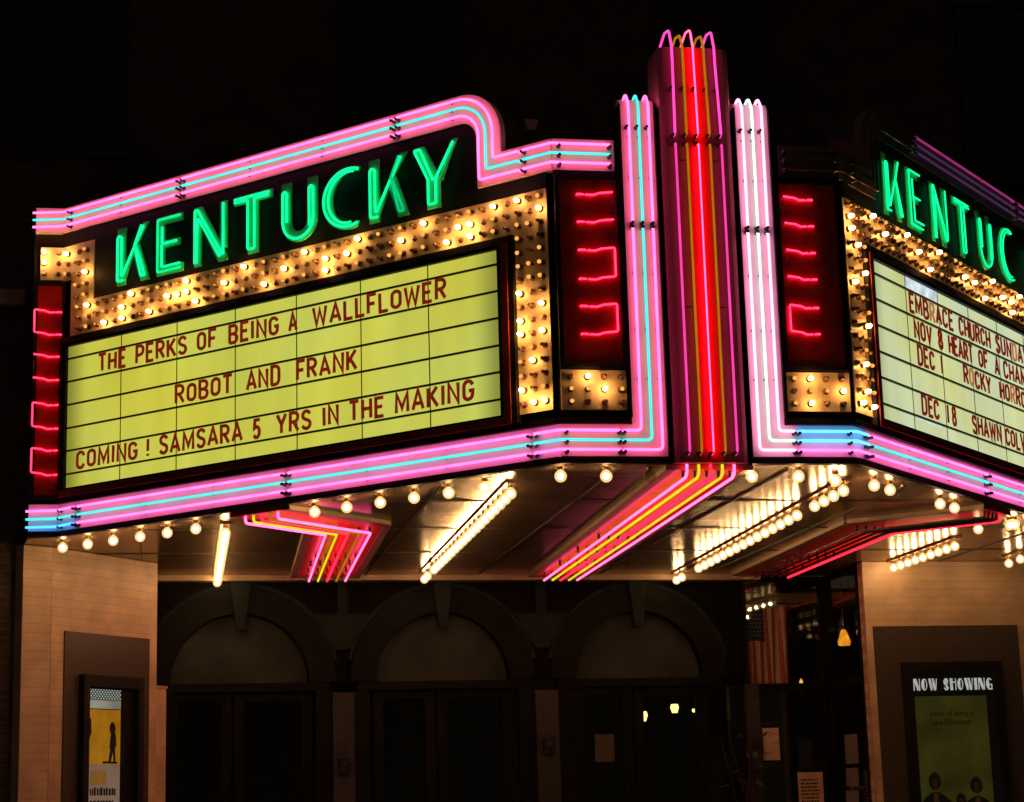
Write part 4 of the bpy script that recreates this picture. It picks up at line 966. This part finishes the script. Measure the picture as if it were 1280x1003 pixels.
for i, (x, up, lo, zt) in enumerate(((-.172, ROSE, VIOLET, 6.99), (-.088, AMBER, AMBER, 6.955), (-.004, ROSE, REDC, 7.00), (.080, AMBER, AMBER, 6.955), (.164, ROSE, VIOLET, 6.99))):
    y = -.105; xt = x * .93 - .008
    jz = 6.20
    hook = fillet([Vector((xt, .27, 6.90)), Vector((xt, .20, zt - .01)), Vector((xt, .07, zt + .035)), Vector((xt, -.05, zt + .01)), Vector((xt, y + .004, 6.86)), Vector((xt, y, 6.74)), Vector((x, y, jz + .01)), Vector((x, y + .04, jz))], .06, 5)
    MB().tube(hook, .0066 if i == 2 else .0092).build('neon_tube', REDC if i == 2 else up, py, True)
    low = fillet([Vector((x, y + .04, jz - .06)), Vector((x, y, jz - .07)), Vector((x, y, 3.93)), Vector((x, y + .045, 3.91))], .02, 4)
    MB().tube(low, .0062 if i == 2 else .0088).build('neon_tube', lo, py, True)
    for z in (jz, jz - .06, 3.915, 6.55): put(ELECTM, 'electrode', py, align((x - .012, -.06, z), PN))

# ================================================================ canopy body and its mirror soffit
cp = thing('marquee_canopy', 'V shaped theatre marquee canopy with polished soffit and globe bulbs along edge', 'marquee', (0, 3, 3.85))
def plan(inset, back):
    f0 = -inset
    pr_ = [(-4.80, EY + inset), (-4.56, EY + inset), (-1.0419, inset), (1.0419, inset), (4.56, EY + inset), (4.80, EY + inset)]
    return pr_, back
pts, _ = plan(.06, 0)
core = [Vector((x, y, 5.83)) for x, y in pts] + [Vector((4.80, 4.04, 5.83)), Vector((-4.80, 4.04, 5.83))]
MB().prism(core, (0, 0, 1), 1.94).build('canopy_body', DARKP, cp)
so = [Vector((x, y, SOF + .028)) for x, y in plan(.02, 0)[0]] + [Vector((4.86, 4.0, SOF + .028)), Vector((6.6, 4.0, SOF + .028)), Vector((6.6, 6.88, SOF + .028)), Vector((-4.0, 6.372, SOF + .028)), Vector((-4.0, 5.7, SOF + .028)), Vector((-4.86, 4.0, SOF + .028))]
MB().prism(so, (0, 0, 1), .028).build('soffit', SOFFIT, cp)
MB().prism([B(-3.9, SOF - .055, .19), B(2.35, SOF - .055, .19), B(2.35, SOF - .001, .19), B(-3.9, SOF - .001, .19)], BNRM, .18).build('rear_trim', SOFTRIM, cp)
sm = MB()
for y in (1.6, 3.1, 4.6): 
    xe = min(4.6, 1.0419 + (y - .15) * CA / SA)
    for x0_, x1_ in ((-xe, -.35), (.35, xe)): sm.box((x0_, y, SOF - .006), (x1_, y + .012, SOF - .001))
for x in (-3.9, -1.75, -.62, .62, 1.75, 3.9):
    y0_ = max(.2, (abs(x) - 1.0419) * SA / CA + .2); sm.box((x, y0_, SOF - .0065), (x + .01, 6.3, SOF - .0015))
sm.build('soffit_seam', DARKP, cp)
def edge(side, lst, dead=()):
    for s in lst:
        put(GBD if s in dead else GB, 'bulb', cp, align(F(s, SOF, side, -.13) , DOWN))
edge(-1, [.75, 1.07, 1.385, 1.70, 2.02, 2.335, 3.57, 3.885, 4.19, 4.50, 4.80, 5.10])
edge(1, [.60, .88, 1.13, 1.83, 2.12, 3.45, 3.75, 4.05], (1.13,))
for x, y in ((3.15, 2.80), (3.33, 2.56)): put(GB, 'bulb', cp, align((x, y, SOF), DOWN))
for x in (-1.03, -.71, -.40, .33, .67): put(GBD if x == -.40 else GB, 'bulb', cp, align((x, .13, SOF), DOWN))
put(GB, 'bulb', cp, align((1.0, .30, SOF), DOWN))
# rows of globe bulbs running back to the doors
def row(lab, x0, x1, ys, dead=()):
    t = thing('bulb_row', lab, 'light row', (x0, ys[0], SOF), 0, 'rows of bulbs across the soffit')
    a, b_ = ys[0] - .08, ys[-1] + .08
    fx = lambda y: x0 + (x1 - x0) * (y - ys[0]) / (ys[-1] - ys[0])
    MB().prism([Vector((fx(a) - .045, a, SOF - .022)), Vector((fx(b_) - .045, b_, SOF - .022)), Vector((fx(b_) + .045, b_, SOF - .022)), Vector((fx(a) + .045, a, SOF - .022))], (0, 0, -1), .021).build('raceway', SOFFIT, t)
    for i, y in enumerate(ys):
        if i in dead: continue
        put(GB, 'bulb', t, align((fx(y), y, SOF - .022), DOWN))
ry = lambda a, b_, d: [a + i * (b_ - a) / max(1, round((b_ - a) / d)) for i in range(max(1, round((b_ - a) / d)) + 1)]
row('row of globe bulbs left of centre neon, toward middle arch', -1.27, -1.20, ry(.75, 6.0, .25), (19,))
row('longest row of globe bulbs right of the centre neon', 1.17, 1.40, ry(.62, 6.26, .25), (4, 20, 21))
row('row of globe bulbs at far left above the tiled wall', -3.22, -3.19, ry(2.75, 6.15, .25))
row('row of globe bulbs by right tiled wall, beyond bent red tube', 3.33, 3.36, ry(3.75, 5.35, .2))
row('short pair of globe bulbs at right edge of soffit', 4.40, 4.43, [4.72, 5.05])

# ================================================================ neon bands across the soffit
def soffit_neon(lab, chan, paths, mats, loc, trims=(), breaks=()):
    t = thing('soffit_neon', lab, 'neon sign', loc, 0)
    for q in chan: MB().prism([Vector((x, y, SOF - .03)) for x, y in q], (0, 0, -1), .029).build('channel', REDCEIL, t)
    for q in trims: MB().prism([Vector((x, y, SOF - .034)) for x, y in q], (0, 0, -1), .033).build('channel_edge', SOFTRIM, t)
    for pth, m in zip(paths, mats):
        pts = [Vector(p_) for p_ in pth]
        MB().tube(fillet(pts, .05, 5), .0105).build('neon_tube', m, t, True)
        for p_ in (pts[2:-1] if len(pts) > 3 else pts[1:-1]): put(ELECTM, 'electrode', t, align(Vector((p_.x, p_.y + .05, SOF - .03)), DOWN))
        a, b_ = pts[-2], pts[-1]
        for k in (.3, .62, .93): p_ = a.lerp(b_, k); put(ELECTM, 'electrode', t, align(Vector((p_.x - .03, p_.y, SOF - .03)), DOWN))
    return t
zt = 3.765
cm = [PINK, YELLOW, RED2, YELLOW, PINK] if False else None
RED2 = glow('soffit_red_neon', (1.0, .010, .03), 4.5)
SPINK = glow('soffit_pink_neon', (1.25, .10, .29), 3.8)
cm = [SPINK, YELLOW, RED2, YELLOW, SPINK]
def shear(x, y): return x + .042 * y
SK = .032
pth = []
for i, x in enumerate((-.172, -.088, -.004, .080, .164)):
    pth.append([(x - .004, -.02, SOF - .004), (x - .004, -.02, zt + .02), (x, .05, zt), (x + SK * 3.2, 3.2, zt), (x + .10 + SK * 6.18 * .0 + .09, 6.16, zt)])
ch = [[(-.24, .03), (.24, .03), (.24 + .20, 6.35), (-.24 + .20, 6.35)]]
tr = [[(-.31, .03), (-.243, .03), (-.243 + .2, 6.35), (-.31 + .2, 6.35)], [(.243, .03), (.31, .03), (.31 + .2, 6.35), (.243 + .2, 6.35)]]
soffit_neon('straight pink and yellow neon band under the middle of canopy', ch, pth, cm, (0, 3, SOF), tr)
def bent(side, mats, lab):
    pth = []
    K0 = Vector((side * 2.24, 2.80)); dv = Vector((side * SA, -CA)); 
    for i in range(5):
        o = (i - 2) * .088
        k = Vector((K0.x + o, K0.y + o * side * .42))
        # outward leg, square to the slanted face, rising round the edge of the fascia
        lat = Vector((CA * side, SA)) * (o * side) * .95
        st = K0 + dv * 1.02 + lat * 1.0
        k2 = Vector((K0.x + o, K0.y + (side * o) * (SA - .0) * .41))
        pth.append([(st.x, st.y, SOF - .02), (st.x, st.y, zt + .005), (k2.x, k2.y, zt), (k2.x + SK * 1.5, (k2.y + 6.1) / 2, zt), (K0.x + o + .10 * 1, 6.08, zt)])
    h = .27
    lt_ = Vector((CA * side, SA)) * h; 
    ko = Vector((K0.x + side * h, K0.y + h * .41)); ki = Vector((K0.x - side * h, K0.y - h * .41))
    s0 = K0 + dv * 1.08
    q1 = [tuple(s0 + lt_), tuple(s0 - lt_), tuple(ki), tuple(ko)]
    q2 = [tuple(ko), tuple(ki), (K0.x - side * h + .10, 6.35), (K0.x + side * h + .10, 6.35)]
    w = .07
    def ofs(q, d): return (q[0] + d, q[1])
    tr = [[(ki.x - side * w, ki.y - .03), (ki.x - side * .004, ki.y), (K0.x - side * (h + .004) + .10, 6.35), (K0.x - side * (h + w) + .10, 6.35)],
          [(ko.x + side * .004, ko.y), (ko.x + side * w, ko.y + .03), (K0.x + side * (h + w) + .10, 6.35), (K0.x + side * (h + .004) + .10, 6.35)]]
    a = s0 - lt_; lw_ = Vector((CA * side, SA)) * w
    tr.append([tuple(a - lw_), tuple(a - lw_ * .05), tuple(ki - Vector((side * .005, .005))), tuple(ki - lw_ - Vector((side * .006, .006)))])
    soffit_neon(lab, [q1, q2], pth, mats, (K0.x, K0.y, SOF), tr)
bent(-1, [SPINK, YELLOW, RED2, AMBER, SPINK], 'bent pink, yellow and red neon band under left side of canopy')
bent(1, [DEAD, DEAD, DEAD, DEAD, RED2], 'bent neon band under right side with only one red tube lit')

# ================================================================ NOW SHOWING header letters (thick and thin strokes)
hc = bpy.data.objects['poster_case.001']
NSM = glow('backlit_letter', (.46, .47, .44), 1.0, .25, 20)
def deco(body, x0, x1, z0, h):
    WD = {'N': .9, 'O': .8, 'W': 1.2, 'S': .7, 'H': .85, 'I': .38, 'G': .85, ' ': .55}
    tot = sum(WD[c_] for c_ in body) + .20 * (len(body) - 1); k = (x1 - x0) / tot; x = x0; n = RN
    for c_ in body:
        if c_ == ' ': x += (WD[c_] + .20) * k; continue
        mb = MB(); w = WD[c_] * k
        Q = lambda pts, o=.055: mb.prism([R(x + a * w, z0 + b2 * h, o) for a, b2 in pts], n, .005)
        if c_ == 'N': Q([(0, 1), (.45, 1), (.98, .0), (.55, 0)]); Q([(0, 0), (.12, 0), (.12, .8), (0, 1)], .0557); Q([(.88, .1), (.98, .0), (.98, 1), (.88, 1)], .0557)
        if c_ in 'OG':
            Q([(.5 + .5 * math.cos(t), .5 + .5 * math.sin(t)) for t in [math.pi / 2 + math.pi * i / 10 for i in range(11)]])
            Q([(.53, .9), (.53, 1), (.8, .93), (1, .6), (1, .4), (.8, .07), (.53, 0), (.53, .1), (.75, .15), (.88, .4), (.88, .6), (.75, .85)] if c_ == 'O' else [(.53, 0), (.53, .1), (.85, .12), (.85, .38), (.6, .38), (.6, .48), (1, .48), (1, .0)])
            if c_ == 'G': Q([(.53, 1), (.53, .9), (.85, .78), (.95, .84)])
        if c_ == 'W': Q([(0, 1), (.30, 1), (.46, .2), (.42, 0), (.24, 0)]); Q([(.40, 1), (.66, 1), (.80, .15), (.76, 0), (.62, 0)]); Q([(.78, .0), (.84, 0), (1, 1), (.92, 1)], .0557)
        if c_ == 'S': Q([(.95, .8), (.75, 1), (.3, 1), (0, .8), (0, .62), (.95, .28), (.95, .2), (.7, 0), (.25, 0), (0, .22), (.1, .25), (.35, .1), (.5, .12), (.5, .30), (.1, .5), (.0, .55), (.1, .6), (.5, .72), (.5, .9), (.85, .78)])
        if c_ == 'H': Q([(0, 0), (.45, 0), (.45, 1), (0, 1)]); Q([(.88, 0), (1, 0), (1, 1), (.88, 1)]); Q([(.45, .62), (.88, .62), (.88, .72), (.45, .72)], .0557)
        if c_ == 'I': Q([(0, 0), (1, 0), (1, 1), (0, 1)])
        mb.build('header_letter', NSM, hc); x += (WD[c_] + .20) * k
deco('NOW SHOWING', .435, 1.262, 2.575, .115)

# small floodlight on the canopy roof
fl = thing('floodlight', 'small grey floodlight on the canopy roof behind sign step', 'lamp', (-1.0, .95, 5.83))
MB().prism([(-1.07, .85, 6.63), (-.96, .85, 6.62), (-.985, .85, 6.54), (-1.045, .85, 6.54)], (0, -1, 0), .10).build('housing', surf('pale_grey_metal', (.42, .42, .36), .5), fl)
MB().tube([(-1.01, .92, 6.56), (-1.01, .95, 6.2), (-1.01, .95, 5.832)], .015).build('stand', DARKP, fl)
